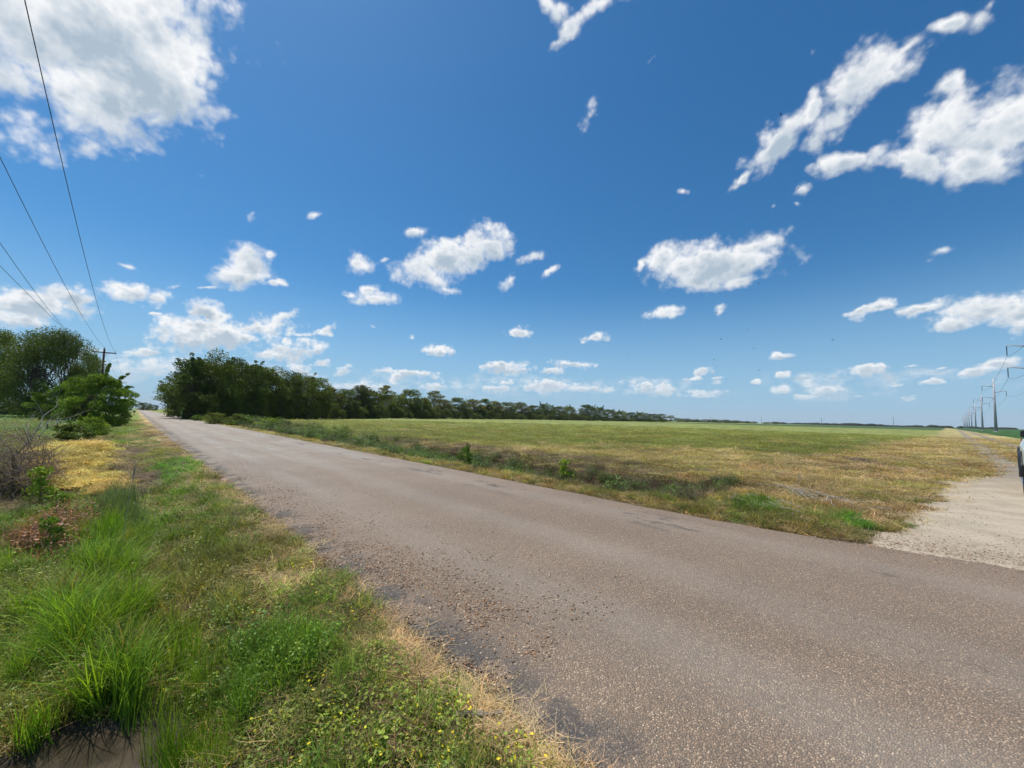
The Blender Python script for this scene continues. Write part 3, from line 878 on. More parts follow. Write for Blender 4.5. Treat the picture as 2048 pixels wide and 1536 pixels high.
def twigs(seed, n, rad, h, th=.004, ln=.3, curved=True):
    g = np.random.default_rng(seed); mb = MB()
    for _ in range(n):
        a = g.uniform(0, 2 * PI); r = rad * math.sqrt(g.uniform(0, 1)); z = g.uniform(0, h) * (1 - .7 * (r / rad) ** 2)
        p = Vector((r * math.cos(a), r * math.sin(a), z)); d = Vector((g.normal(), g.normal(), g.normal() * .6)).normalized()
        L = ln * g.uniform(.4, 1.3); pts = [p]
        for k in range(3):
            d = (d + Vector((g.normal(), g.normal(), g.normal())) * .28).normalized(); p = p + d * L / 3; pts.append(p)
        mb.tube(pts, [th, th * .8, th * .6, th * .25], 3, float(g.uniform(0, 1)), cap=False)
    V = np.array([tuple(v) for v in mb.v]); F = np.array([f if len(f) == 4 else (*f, f[-1]) for f in mb.f])
    return V, F, np.array(mb.a)


# ---------------------------------------------------------------- scattering
def scatter(name, protos, P, rot, scl, ix, tint, label):
    """points of one mesh, each instancing one of the tuft meshes (ground cover nobody could count)"""
    col = bpy.data.collections.new(name + '_tufts')
    for i, me in enumerate(protos):
        o = bpy.data.objects.new('tuft_%02d' % i, me); col.objects.link(o)
    n = len(P)
    me = bpy.data.meshes.new(name)
    me.vertices.add(n); me.vertices.foreach_set('co', np.asarray(P, np.float32).ravel())
    for nm, ty, arr, key in (('rot', 'FLOAT_VECTOR', rot, 'vector'), ('scl', 'FLOAT_VECTOR', scl, 'vector'), ('ix', 'INT', ix, 'value')):
        a = me.attributes.new(nm, ty, 'POINT'); a.data.foreach_set(key, np.asarray(arr, np.int32 if ty == 'INT' else np.float32).ravel())
    a = me.attributes.new('tint', 'FLOAT_COLOR', 'POINT'); a.data.foreach_set('color', np.hstack([tint, np.ones((n, 1))]).astype(np.float32).ravel())
    o = meshobj(name, me)
    g = bpy.data.node_groups.new(name, 'GeometryNodeTree')
    g.interface.new_socket('Geometry', in_out='INPUT', socket_type='NodeSocketGeometry')
    g.interface.new_socket('Geometry', in_out='OUTPUT', socket_type='NodeSocketGeometry')
    N, L = g.nodes, g.links
    gi, go = N.new('NodeGroupInput'), N.new('NodeGroupOutput')
    ci = N.new('GeometryNodeCollectionInfo'); ci.inputs['Collection'].default_value = col
    ci.inputs['Separate Children'].default_value = True; ci.inputs['Reset Children'].default_value = True
    ip = N.new('GeometryNodeInstanceOnPoints'); ip.inputs['Pick Instance'].default_value = True

    def na(nm, ty):
        q = N.new('GeometryNodeInputNamedAttribute'); q.data_type = ty; q.inputs[0].default_value = nm
        return q.outputs[0]
    er_ = N.new('FunctionNodeEulerToRotation')
    L.new(na('rot', 'FLOAT_VECTOR'), er_.inputs[0])
    L.new(gi.outputs[0], ip.inputs['Points']); L.new(ci.outputs[0], ip.inputs['Instance'])
    L.new(na('ix', 'INT'), ip.inputs['Instance Index']); L.new(er_.outputs[0], ip.inputs['Rotation']); L.new(na('scl', 'FLOAT_VECTOR'), ip.inputs['Scale'])
    L.new(ip.outputs[0], go.inputs[0])
    md = o.modifiers.new('scatter', 'NODES'); md.node_group = g
    tag(o, label, kind='stuff')
    return o


def polar_points(rho0, r0, rmin, rmax, seed, half_deg=63, fall=2.0):
    """random points round the camera, thinning out with distance r as 1/(1+(r/r0)^fall)"""
    g = np.random.default_rng(seed)
    rs = np.geomspace(rmin, rmax, 900)
    rho = rho0 / (1 + (rs / r0) ** fall)
    cum = np.concatenate([[0], np.cumsum((rho[1:] * rs[1:] + rho[:-1] * rs[:-1]) / 2 * np.diff(rs))])
    hd = math.radians(half_deg)
    n = int(cum[-1] * 2 * hd)
    r = np.interp(g.uniform(0, cum[-1], n), cum, rs); a = AZ + g.uniform(-hd, hd, n)
    return r * np.sin(a), r * np.cos(a), r, g


KEEP = lambda a, m: a[m]
SHORT = [tri_mesh('short_grass', *blades(100 + i, 46, .11, .03, .105, .0042, .8, 3, .7), M_PLANT) for i in range(5)]
MED = [tri_mesh('grass_tuft', *blades(120 + i, 60, .10, .10, .26, .0055, .5, 4, .55), M_PLANT) for i in range(4)]
FLATS = [tri_mesh('straw_mat', *blades(140 + i, 60, .13, .07, .22, .0030, .8, 5, .3, flat=.028), M_STRAWM) for i in range(4)]
WEED = [tri_mesh('broadleaf_weed', *join(leaves(160 + i, 95, .10, .012, .085, .019), blades(170 + i, 14, .10, .05, .14, .003, .5, 3, .5)), M_LEAFY) for i in range(4)]
DRYT = [tri_mesh('dead_weed', *join(twigs(180 + i, 26, .12, .12, .0022, .14), blades(190 + i, 20, .12, .05, .16, .003, .9, 3, .6)), M_STRAWM) for i in range(4)]
SEDGE = [tri_mesh('tall_sedge', *blades(200 + i, 62, .075, .34, .76, .0085, .20, 7, .22), M_PLANT) for i in range(4)]
STALK = [tri_mesh('upright_stalks', *blades(220 + i, 55, .09, .22, .48, .0052, .14, 4, .12), M_PLANT) for i in range(3)]
FIELDT = [tri_mesh('stubble_tuft', *blades(240 + i, 90, .28, .04, .13, .0085, .7, 2, .5), M_PLANT) for i in range(4)]
BUSHY = [tri_mesh('ditch_weed', *join(leaves(260 + i, 210, .30, .03, .48, .060, .8), blades(270 + i, 24, .24, .2, .6, .006, .35, 4, .4)), M_LEAFY) for i in range(4)]
DEADB = [tri_mesh('dead_stems', *join(twigs(280 + i, 60, .32, .34, .0045, .36), blades(290 + i, 30, .3, .1, .4, .006, .7, 4, .5)), M_STRAWM) for i in range(4)]
CROPT = [tri_mesh('crop_plant', *leaves(300 + i, 120, .34, .05, .75, .14, .8), M_LEAFY) for i in range(3)]
VINE = [tri_mesh('fine_weed', *join(leaves(320 + i, 110, .13, .04, .26, .020, .9), blades(330 + i, 30, .12, .12, .34, .0036, .35, 4, .4)), M_LEAFY) for i in range(4)]
FLOWER = [tri_mesh('yellow_leaves', *leaves(360 + i, 7, .10, .05, .10, .017, .5, False), M_LEAFY) for i in range(2)]
CURL = [tri_mesh('dodder_strands', *blades(340 + i, 90, .16, .08, .24, .0046, 1.0, 5, 1.3), M_STRAWM) for i in range(3)]

ALLP = SHORT + MED + FLATS + WEED + DRYT + SEDGE + STALK + FIELDT + BUSHY + DEADB + CROPT + VINE + CURL + FLOWER
IDX = {}
_k = 0
for nm, ls_ in (('SHORT', SHORT), ('MED', MED), ('FLATS', FLATS), ('WEED', WEED), ('DRYT', DRYT), ('SEDGE', SEDGE), ('STALK', STALK), ('FIELDT', FIELDT), ('BUSHY', BUSHY), ('DEADB', DEADB), ('CROPT', CROPT), ('VINE', VINE), ('CURL', CURL), ('FLOWER', FLOWER)):
    IDX[nm] = (_k, len(ls_)); _k += len(ls_)

#            plant mix per class: (kind, probability, scale, tint override, tint share)
D_ = (.40, .30, .14); G_ = (.13, .23, .030)
MIXES = {
    'straw': [('FLATS', .8, 1.0, None), ('SHORT', .2, .9, None)],
    'verge': [('SHORT', .38, 1.1, None), ('FLATS', .19, 1.0, D_), ('WEED', .15, 1.0, G_), ('MED', .19, .8, None), ('DRYT', .09, 1, None)],
    'weedy': [('WEED', .36, 1.15, None), ('SHORT', .24, 1.15, None), ('DRYT', .14, 1.0, (.24, .16, .09)), ('FLATS', .13, .9, D_), ('MED', .06, .8, G_), ('FLOWER', .07, 1.0, (.80, .66, .03))],
    'lush': [('MED', .48, 1.0, None), ('VINE', .22, 1.0, None), ('SHORT', .2, 1.2, None), ('FLATS', .05, 1.0, D_), ('STALK', .05, .7, G_)],
    'bright': [('MED', .7, .75, None), ('SHORT', .3, 1.3, None)],
    'yellow': [('CURL', 1.0, 1.0, None)],
    'thatch': [('DRYT', .60, 1.1, None), ('FLATS', .30, 1.0, (.22, .17, .11)), ('SHORT', .10, 1.0, G_)],
    'ditchg': [('BUSHY', .75, .9, None), ('MED', .15, 1.4, None), ('DEADB', .10, .9, (.16, .12, .08))],
    'ditchd': [('DEADB', .50, .75, None), ('BUSHY', .20, .6, (.085, .125, .035)), ('DRYT', .18, 1.6, (.26, .20, .13)), ('MED', .12, 1.3, (.20, .24, .07))],
    'field': [('FIELDT', 1.0, .8, None)], 'tan': [('FIELDT', .75, .7, None), ('FLATS', .25, 1.4, (.46, .35, .16))],
    'gold': [('FIELDT', .62, .8, None), ('FLATS', .26, 1.4, (.46, .36, .19)), ('MED', .12, .7, None)],
    'pasture': [('MED', .7, 1.5, None), ('VINE', .3, 1.3, None)],
    'mud': [], 'bare': [], 'track': [], 'crop': [('CROPT', 1, 1, None)], 'farcrop': [],
    'gray': [('STALK', .6, .9, None), ('MED', .4, 1.2, None)],
    'red': [('VINE', .7, 1.5, None), ('DRYT', .3, 1.4, None)],
    'strip': [('SHORT', .5, 1.2, None), ('FLATS', .25, 1.0, D_), ('MED', .25, .75, None)],
}
CN = {v: k for k, v in C.items()}
NAMES = {'mown_field_grass': ['field', 'tan', 'gold', 'farcrop'], 'ditch_weeds': ['ditchg', 'ditchd'], 'row_crop': ['crop'], 'pasture_grass': ['pasture'], 'dodder_vines': ['yellow'], 'verge_grass': None}
LABELS = {'mown_field_grass': 'short mown green and tan field grass', 'ditch_weeds': 'dark green and dead weeds filling the ditch beyond the road', 'row_crop': 'dark green leafy crop rows beside the dirt track',
          'pasture_grass': 'tall bright green pasture grass behind the wire fence', 'dodder_vines': 'golden yellow tangled vines matted in the left ditch', 'verge_grass': 'mixed green grass weeds and straw on the road verges'}

X, Y, r, g = polar_points(560, 3.2, .9, 95, 901, fall=1.9)
cl = classify(X, Y)
el_, er_r = edge_l(Y), edge_r(Y)
spill = g.uniform(0, 1, len(X))
inroad = (X > el_ - .02 + .10 * (spill ** 3) * (np.sin(Y * 5) > .2)) & (X < er_r + .05)
okp = ~inroad
# keep the wire-fence side clear of doubled cover and thin the pale ground
u = g.uniform(0, 1, len(X))
okp &= ~((cl == C['straw']) & (u < .10))
okp &= ~(np.isin(cl, [C['field'], C['tan'], C['gold']]) & (u < .25))
okp &= ~(np.isin(cl, [C['ditchg'], C['ditchd']]) & (u < .30))
okp &= ~((cl == C['crop']) & (np.abs(((Y + .058 * X) / .95) % 1.0 - .5) > .22))
okp &= ~(np.isin(cl, [C['pasture']]) & (u < .5))
X, Y, r, cl, u, spill = [a[okp] for a in (X, Y, r, cl, u, spill)]
Zp = height(X, Y)
n = len(X)
kind_ix = np.zeros(n, int) - 1; sc = np.ones(n); tint = tint_of(X, Y, cl, 1.0)
pick = g.uniform(0, 1, n)
for cname, mixl in MIXES.items():
    mcl = cl == C[cname]
    acc = 0.0
    for kd_, pr, s_, tov in mixl:
        m = mcl & (pick >= acc) & (pick < acc + pr + 1e-9); acc += pr
        k0_, kn = IDX[kd_]
        kind_ix[m] = k0_ + g.integers(0, kn, m.sum()); sc[m] = s_
        if tov is not None:
            tint[m] = np.array(tov) * g.uniform(.7, 1.3, (m.sum(), 1))
tint *= g.uniform(.62, 1.4, (n, 1)) * g.normal(1, .07, (n, 3)).clip(.8, 1.2)
# the cover gets coarser with distance so that it stays closed
sxy = sc * g.uniform(.75, 1.3, n) * (1 + np.clip((r - 3) / 11, 0, 4.5)) 
big_ = np.isin(cl, [C['ditchg'], C['ditchd'], C['crop']])
sxy[big_] = (sc * g.uniform(.45, 1.15, n) * (1 + np.clip((r - 12) / 45, 0, 1.2)))[big_]
sz = sc * g.uniform(.65, 1.3, n) * np.where(np.isin(cl, [C['field'], C['tan'], C['strip'], C['bright']]), .9, 1.0)
sz = np.where(big_, sxy * .95, sz)
flat_ = (kind_ix >= IDX['FLATS'][0]) & (kind_ix < IDX['FLATS'][0] + 4)
sz = np.where(flat_, 1.0, sz)
sz = np.where((cl == C['pasture']), sz * 1.15, sz)
# mounded growth of the yellow vines and of the ditch side weeds
ZB = np.zeros(n)
lump = fbm(X * 1.1, Y * 1.1, 3, 88)
_yc = np.mean(PG['yellow'], 0)
_ym = np.exp(-(((X - _yc[0]) / .95) ** 2 + ((Y - _yc[1]) / 5.5) ** 2) ** 1.5)
ZB = np.where(cl == C['yellow'], (.06 + .55 * _ym + .12 * lump) * g.uniform(.75, 1, n), ZB)
ZB = np.where(cl == C['ditchg'], .25 * np.clip(lump - .35, 0, 1) * 2 * g.uniform(0, 1, n) + .22 * sstep(14, 40, Y) * g.uniform(0, 1, n), ZB)
rot = np.stack([g.normal(0, .10, n), g.normal(0, .10, n), g.uniform(0, 2 * PI, n)], 1)
P3 = np.stack([X, Y, Zp - .006 + ZB], 1); S3 = np.stack([sxy, sxy, sz], 1)
okk = kind_ix >= 0
claimed = np.zeros(n, bool)
for nm, cls_ in NAMES.items():
    m = okk & (np.isin(cl, [C[q] for q in cls_]) if cls_ else ~claimed)
    if cls_: claimed |= m
    if m.sum(): scatter(nm, ALLP, P3[m], rot[m], S3[m], kind_ix[m], tint[m], LABELS[nm])
print('cover tufts', okk.sum())

# ---------------------------------------------------------------- tall sedge in the left foreground
g = np.random.default_rng(77)
pts = []
MUDP = poly([(50, 1510), (120, 1455), (300, 1465), (320, 1600), (20, 1600)])
for (px_, py_, sx_, sy_, nn_, kd_, s_) in [(150, 1230, 95, 60, 24, 'SEDGE', .85), (250, 1180, 60, 45, 14, 'SEDGE', .75), (235, 1330, 40, 45, 10, 'SEDGE', .9), (215, 1100, 50, 30, 14, 'SEDGE', .8),
                                      (95, 1420, 16, 8, 4, 'STALK', 1.1), (60, 1300, 50, 60, 8, 'SEDGE', .6), (330, 1240, 55, 60, 12, 'STALK', .85), (300, 1420, 50, 55, 10, 'STALK', .8), (390, 1330, 40, 100, 9, 'STALK', .7), (420, 1480, 40, 45, 7, 'STALK', .65),
                                      (340, 1510, 30, 30, 7, 'STALK', .8), (250, 1440, 14, 12, 4, 'SEDGE', .65), (215, 1020, 40, 25, 14, 'STALK', 1.1), (230, 960, 40, 20, 10, 'STALK', .8)]:
    for _ in range(nn_):
        x_, y_ = gterr(px_ + g.normal() * sx_ * .55, min(py_ + 60 + g.normal() * sy_ * .55, 1600))
        if inside(MUDP, np.array([x_]), np.array([y_]))[0]: continue
        pts.append((x_, y_, kd_, s_))
PX = np.array([p[0] for p in pts]); PY = np.array([p[1] for p in pts])
n = len(pts)
ixs = np.array([IDX[p[2]][0] + g.integers(0, IDX[p[2]][1]) for p in pts])
ss = np.array([p[3] for p in pts]) * g.uniform(.75, 1.15, n)
tn = np.array([.165, .29, .028]) * g.uniform(.75, 1.4, (n, 1)) * g.normal(1, .08, (n, 3)).clip(.8, 1.3)
dry_ = g.uniform(0, 1, n) < .07; tn[dry_] = (.38, .30, .12)
scatter('tall_sedge_grass', ALLP, np.stack([PX, PY, height(PX, PY) - .01], 1), np.stack([g.normal(0, .2, n), g.normal(0, .2, n), g.uniform(0, 6.28, n)], 1), np.stack([ss * 1.1, ss * 1.1, ss], 1), ixs, tn,
        'tall bright green sedge leaning over in the left foreground')

# ---------------------------------------------------------------- loose pebbles along the near edge of the road
def pebble(seed):
    g = np.random.default_rng(seed)
    import bmesh
    bm = bmesh.new(); bmesh.ops.create_icosphere(bm, subdivisions=2, radius=.5)
    for v in bm.verts:
        k = 1 + .22 * (math.sin(v.co.x * 5 + seed) * math.cos(v.co.y * 4 - seed * 2) + .5 * math.sin(v.co.z * 7 + seed * 3))
        v.co = v.co * k; v.co.z *= .62; v.co.x *= 1.2
    me = bpy.data.meshes.new('pebble'); bm.to_mesh(me); bm.free()
    me.polygons.foreach_set('use_smooth', [True] * len(me.polygons))
    return me


m_p, t = new_mat('pebble_stone')
b = t.n('ShaderNodeBsdfPrincipled', {'Base Color': t.vscale(t.n('ShaderNodeAttribute', attribute_name='tint', attribute_type='INSTANCER').outputs['Color'], t.ramp(t.noise(t.n('ShaderNodeTexCoord').outputs['Object'], 3, 3, .6), .3, .7, .8, 1.2)), 'Roughness': .6})
t.n('ShaderNodeOutputMaterial', {'Surface': b.outputs[0]})
PB = [pebble(i) for i in range(5)]
for me in PB: me.materials.append(m_p)
g = np.random.default_rng(404)
n = 60000
yy = g.uniform(.35, 1, n) ** 2.2 * 15 + .2
dd = g.exponential(.38, n)
xx = edge_l(yy) + dd - .02
clump = fbm(xx * 2.2, yy * 1.5, 4, 91) + g.uniform(-.06, .06, n)
dens = sstep(.46, .56, clump) * np.where(dd < .25, .35, 1) + .08 + .3 * sstep(.5, .6, fbm(xx * 5, yy * 5, 3, 92))
keep = (g.uniform(0, 1, n) < dens * np.exp(-yy / 7)) & (dd < 2.2)
# some grit at the mouth of the dirt track too
m2 = 9000
y2 = g.uniform(-6, 1.0, m2); x2 = edge_r(y2) + np.where(g.uniform(0, 1, m2) < .6, g.normal(.15, .35, m2), g.exponential(2.2, m2))
xx = np.concatenate([xx[keep], x2]); yy = np.concatenate([yy[keep], y2]); n = len(xx)
el1, er1 = edge_l(yy), edge_r(yy); uu_ = np.clip((xx - el1) / (er1 - el1), 0, 1)
zz = np.where((xx > el1) & (xx < er1), -.006 + .05 * np.sin(PI * uu_) ** .6, height(xx, yy) + .012)
sz = .0034 + .0090 * g.uniform(0, 1, n) ** 2.6
pal = np.array([(.40, .31, .21), (.30, .20, .13), (.52, .46, .38), (.20, .14, .11), (.42, .24, .12), (.14, .12, .11), (.60, .55, .48), (.33, .25, .18)])
tp = pal[g.integers(0, len(pal), n)] * g.uniform(.6, 1.15, (n, 1)) * np.array([.84, .70, .54])
scatter('road_gravel', PB, np.stack([xx, yy, zz + sz * .15], 1), np.stack([g.normal(0, .3, n), g.normal(0, .3, n), g.uniform(0, 6.28, n)], 1), np.repeat(sz[:, None] * 1.6, 3, 1), g.integers(0, 5, n), tp,
        'loose brown and tan pebbles along the road edge')
print('pebbles', n)
# ================================================================ trees
def leaf_mat(name, col, trans=.26, rough=.55):
    m = plant_mat(name, inst=False, col=col, rough=rough, trans=trans, var=.45, spec=.2)
    # each tree has its own cast of green
    t = NT.__new__(NT); t.nt = m.node_tree
    mx = [n_ for n_ in t.nt.nodes if n_.type == 'MIX' and not n_.inputs[0].is_linked][0]
    rnd = t.n('ShaderNodeObjectInfo').outputs['Random']
    alt = t.vmath('MULTIPLY', (col[0], col[1], col[2]), t.mix(rnd, (.72, .78, .9), (1.45, 1.2, .95)))
    t.nt.links.new(alt, mx.inputs[6]); t.nt.links.new(alt, mx.inputs[7])
    return m


M_BARK = simple_mat('bark', (.11, .085, .065), .9, vary=.4, scale=5, bump=.5)
M_BARKP = simple_mat('pale_bark', (.24, .21, .18), .9, vary=.3, scale=6, bump=.4)
M_LD = leaf_mat('dark_leaves', (0.083, 0.128, 0.023))
M_LM = leaf_mat('mid_leaves', (0.108, 0.160, 0.028))
M_LO = leaf_mat('olive_leaves', (0.145, 0.166, 0.048))
M_LW = leaf_mat('willow_leaves', (.110, .165, .038))
M_LB = leaf_mat('bright_leaves', (.120, .225, .028))
M_LH = leaf_mat('hedge_leaves', (0.179, 0.294, 0.039))


def limb_pts(g, a, b, n=4, wob=.06):
    a, b = Vector(a), Vector(b); L = (b - a).length
    return [a.lerp(b, i / n) + (Vector((g.normal(), g.normal(), g.normal())) * L * wob if 0 < i < n else Vector()) for i in range(n + 1)]


def tree_meshes(seed, H, W, mat, bark, nclump=70, nleaf=120, leaf=.22, crown0=.18, top=1.0, clump=.16, droop=0.0, gaps=.25, trunks=1, flat=.0, shape=1.0, shoots=0):
    """one tree: tapered trunk with limbs reaching the leaf clumps, and a crown of small leaves; height H, crown width W"""
    g = np.random.default_rng(seed)
    tb = MB(); V = []; A = []
    centres = []
    lob = g.uniform(0, 2 * PI, 4)
    while len(centres) < nclump:
        a = g.uniform(0, 2 * PI); zf = g.uniform(0, 1)
        prof = (math.sin(PI * min(1, (zf * .80 + .16)) ** shape)) ** .62
        lobe = .78 + .16 * math.sin(a * 2 + lob[0] + zf * 3) + .13 * math.sin(a * 3 + lob[1] - zf * 5)
        r = W / 2 * prof * lobe * (g.uniform(.30, 1.0) ** .6)
        z = H * (crown0 + (top - crown0 - clump * .4) * zf)
        if g.uniform() < gaps * .5 and r < W * .15: continue
        centres.append((Vector((r * math.cos(a), r * math.sin(a), z)), g.uniform(.6, 1.35)))
    hub = [Vector((g.normal() * .02 * W, g.normal() * .02 * W, 0)) for _ in range(trunks)]
    if trunks > 1: hub = [Vector((math.cos(k * 2.4) * W * .07, math.sin(k * 2.4) * W * .07, 0)) for k in range(trunks)]
    forks = []
    for h_ in hub:
        topp = Vector((h_.x * 2.2 + g.normal() * .04 * W, h_.y * 2.2 + g.normal() * .04 * W, H * g.uniform(.55, .72)))
        p = limb_pts(g, h_, topp, 5, .03)
        r0_ = H * .020 / (trunks ** .5)
        tb.tube(p, [r0_ * (1.35 if i == 0 else 1) * (1 - .16 * i) for i in range(6)], 7)
        forks.append(p)
    for c, s in centres[::2]:
        p = forks[int(g.integers(0, len(forks)))]
        k = int(np.clip((c.z / H) * 5 * .8, 1, 5)); a = p[k - 1].lerp(p[k], g.uniform(0, 1))
        rr_ = H * .0065
        tb.tube(limb_pts(g, a, c, 3, .07), [rr_, rr_ * .75, rr_ * .5, rr_ * .2], 4, cap=False)
    for _ in range(shoots):
        c0_, s0_ = centres[int(g.integers(0, len(centres)))]
        out_ = Vector((c0_.x, c0_.y, (c0_.z - H * .45) * 1.2 + H * .12)).normalized()
        p_ = c0_ + out_ * clump * (W + H) / 2 * .42; Ls = (W + H) / 2 * g.uniform(.05, .09)
        for q_ in range(5):
            centres.append((p_ + out_ * Ls * q_ / 3 - Vector((0, 0, Ls * .05 * q_ * q_)), .30 - .04 * q_))
    cs = np.array([tuple(c) for c, s in centres]); ss_ = np.array([s for c, s in centres])
    nl = np.maximum((nleaf * ss_ ** 1.6).astype(int), 4)
    ci = np.repeat(np.arange(len(cs)), nl); N = len(ci)
    dv = g.normal(0, 1, (N, 3)); dv /= np.linalg.norm(dv, axis=1)[:, None]
    rad = (g.uniform(.25, 1.0, N) ** .5) * ss_[ci] * clump * (W + H) / 2
    off = dv * rad[:, None] * np.array([1.0, 1.0, .62 - flat])
    if droop: off[:, 2] -= droop * g.uniform(0, 1, N) ** 2 * H * .12
    c = cs[ci] + off
    c[:, 2] = np.maximum(c[:, 2], leaf * .4)
    ax = g.normal(0, 1, (N, 3)) + np.array([0, 0, .15]) + dv * .5
    if droop: ax[:, 2] -= 1.1
    ax /= np.linalg.norm(ax, axis=1)[:, None]
    b_ = np.cross(ax, g.normal(0, 1, (N, 3))); b_ /= np.linalg.norm(b_, axis=1)[:, None]
    s = (leaf * g.uniform(.55, 1.35, N))[:, None]; wd = (.20 if droop else .36)
    nn = np.cross(ax, b_)
    q = np.stack([c - ax * s * .5, c + b_ * s * wd - nn * s * .08, c + ax * s * .5, c - b_ * s * wd - nn * s * .08], 1).reshape(-1, 3)
    o = (np.arange(N) * 4)[:, None, None]
    F = (np.array([[0, 1, 2, 2], [0, 2, 3, 3]])[None] + o).reshape(-1, 4)
    vv = np.clip(np.repeat(g.uniform(0, 1, N), 4) * .55 + np.repeat(g.uniform(0, .45, len(cs))[ci], 4), 0, 1)
    return tb.mesh('trunk', bark, smooth=True), tri_mesh('crown', q, F, vv, mat)


PROTO = {}


def proto(key, *a, **k):
    PROTO[key] = tree_meshes(*a, **k)


# height 10, width as given: scaled per tree
proto('grove1', 1, 10, 9.5, M_LD, M_BARK, 95, 190, .20, crown0=.05, clump=.12, shoots=26)
proto('grove2', 2, 10, 8.5, M_LM, M_BARK, 85, 180, .20, crown0=.06, clump=.12, shoots=26)
proto('grove3', 3, 10, 9.0, M_LD, M_BARK, 85, 180, .20, crown0=.10, clump=.115, gaps=.6, shoots=26)
proto('overhang', 15, 10, 9.0, M_LM, M_BARK, 70, 180, .20, crown0=.34, clump=.11, shoots=40)
proto('weedp', 16, 2, 1.5, M_LH, M_BARK, 26, 16, .20, crown0=.06, clump=.17, trunks=2)
proto('round1', 4, 10, 9.0, M_LM, M_BARK, 75, 130, .27, crown0=.04, clump=.13, shoots=22)
proto('round2', 5, 10, 8.0, M_LD, M_BARK, 70, 130, .27, crown0=.06, clump=.13, shoots=22)
proto('tall1', 6, 10, 5.4, M_LO, M_BARKP, 55, 110, .25, crown0=.20, clump=.12, gaps=.6)
proto('tall2', 7, 10, 5.0, M_LO, M_BARKP, 42, 100, .25, crown0=.38, clump=.13, gaps=.8, shape=.8)
proto('tall3', 8, 10, 6.0, M_LM, M_BARK, 60, 110, .25, crown0=.14, clump=.12, gaps=.5)
proto('umbrella', 9, 10, 6.0, M_LO, M_BARKP, 34, 110, .24, crown0=.52, clump=.13, gaps=.8, flat=.2)
proto('willow', 10, 12, 13.5, M_LW, M_BARK, 170, 300, .26, crown0=.10, clump=.105, droop=1.0, trunks=2)
proto('willow2', 11, 12, 10, M_LW, M_BARK, 110, 260, .26, crown0=.16, clump=.11, droop=1.0)
proto('brush', 12, 6, 8.6, M_LB, M_BARK, 130, 270, .17, crown0=.03, clump=.095, trunks=3, flat=.02, shoots=60)
proto('shrub', 13, 2, 2.6, M_LH, M_BARK, 40, 130, .095, crown0=.05, clump=.13, trunks=3, gaps=.8, shoots=30)
proto('shrub2', 14, 2, 2.2, M_LM, M_BARK, 32, 130, .11, crown0=.05, clump=.14, trunks=3, gaps=.8, shoots=26)


def tree(name, key, px, w, ytop, wpx, label, cat, group=None, rz=0.0, sink=0.0, xy=None):
    """stands in column px at depth w; its top reaches photo row ytop; its crown is wpx photo pixels wide"""
    x, y = xy or at_depth(px, w)
    w = Vector((x, y, 0)).dot(FWD)
    z0 = hz(x, y)
    Hh = EYE - z0 + w * (hor(px) - ytop) / FPX + sink
    tr_, cr = PROTO[key]
    bb = PBB[key]
    root = empty(name, (x, y, z0 - sink), rz)
    sxy_ = float((wpx * w / FPX) / bb[0]); szz = float(Hh / bb[1])
    for nm, me in (('trunk', tr_), ('crown', cr)):
        c = meshobj(nm, me, root); c.scale = (sxy_, sxy_, szz)
    tag(root, label, cat, group)
    return root


PBB = {}
for k_, (a_, b_) in PROTO.items():
    co = np.empty(len(b_.vertices) * 3, np.float32); b_.vertices.foreach_get('co', co); co = co.reshape(-1, 3)
    PBB[k_] = (np.percentile(np.hypot(co[:, 0], co[:, 1]), 97.3) * 2, np.percentile(co[:, 2], 99.1))

ORD = 'first second third fourth fifth sixth seventh eighth ninth tenth eleventh twelfth thirteenth fourteenth fifteenth sixteenth seventeenth eighteenth nineteenth twentieth'.split()
LINE = 'trees in the line beyond the field'
# front rank: column, depth, top row, crown width, kind
front = [(365, 68, 748, 92, 'overhang'), (385, 66, 718, 120, 'grove2'), (432, 68, 711, 125, 'grove1'), (478, 72, 719, 105, 'grove3'), (520, 78, 731, 100, 'grove2'),
         (562, 84, 741, 92, 'grove1'), (600, 90, 747, 86, 'grove3'), (634, 97, 757, 72, 'tall3'), (663, 108, 776, 48, 'tall2'), (690, 112, 779, 62, 'tall3'),
         (718, 122, 772, 58, 'tall1'), (738, 126, 781, 80, 'round2'), (769, 150, 771, 38, 'umbrella'), (797, 158, 785, 62, 'round1'), (823, 166, 780, 56, 'tall3'),
         (846, 176, 797, 50, 'round2'), (868, 186, 782, 46, 'umbrella'), (888, 200, 800, 46, 'tall1'), (915, 216, 796, 46, 'tall3'), (946, 234, 799, 48, 'tall1')]
front2 = [(968, 248, 798, 38, 'tall3'), (992, 264, 803, 42, 'tall1'), (1016, 280, 805, 42, 'tall3'), (1041, 296, 805, 42, 'tall1'), (1065, 312, 811, 40, 'round2'),
          (1091, 322, 806, 44, 'round1'), (1116, 335, 813, 38, 'round2'), (1139, 350, 811, 40, 'round1'), (1174, 366, 810, 44, 'round2'), (1196, 384, 813, 40, 'round1'),
          (1218, 400, 819, 36, 'round2'), (1240, 420, 821, 38, 'round1'), (1263, 440, 825, 34, 'round2'), (1284, 460, 824, 38, 'round1'), (1306, 490, 828, 34, 'round2'),
          (1324, 520, 828, 26, 'tall3'), (1342, 560, 831, 18, 'umbrella')]
for i, (px_, w_, yt_, wp_, ky) in enumerate(front):
    look = {'o': 'dark overhanging tree', 'g': 'dark bushy tree', 'r': 'rounded dark tree', 't': 'slender olive green tree', 'u': 'tall thin bare stemmed tree'}[ky[0]]
    tree('tree', ky, px_, w_, yt_, wp_, '%s, %s from the road in the line beyond the field' % (look, ORD[i]), 'tree', LINE, rz=i * 1.7)
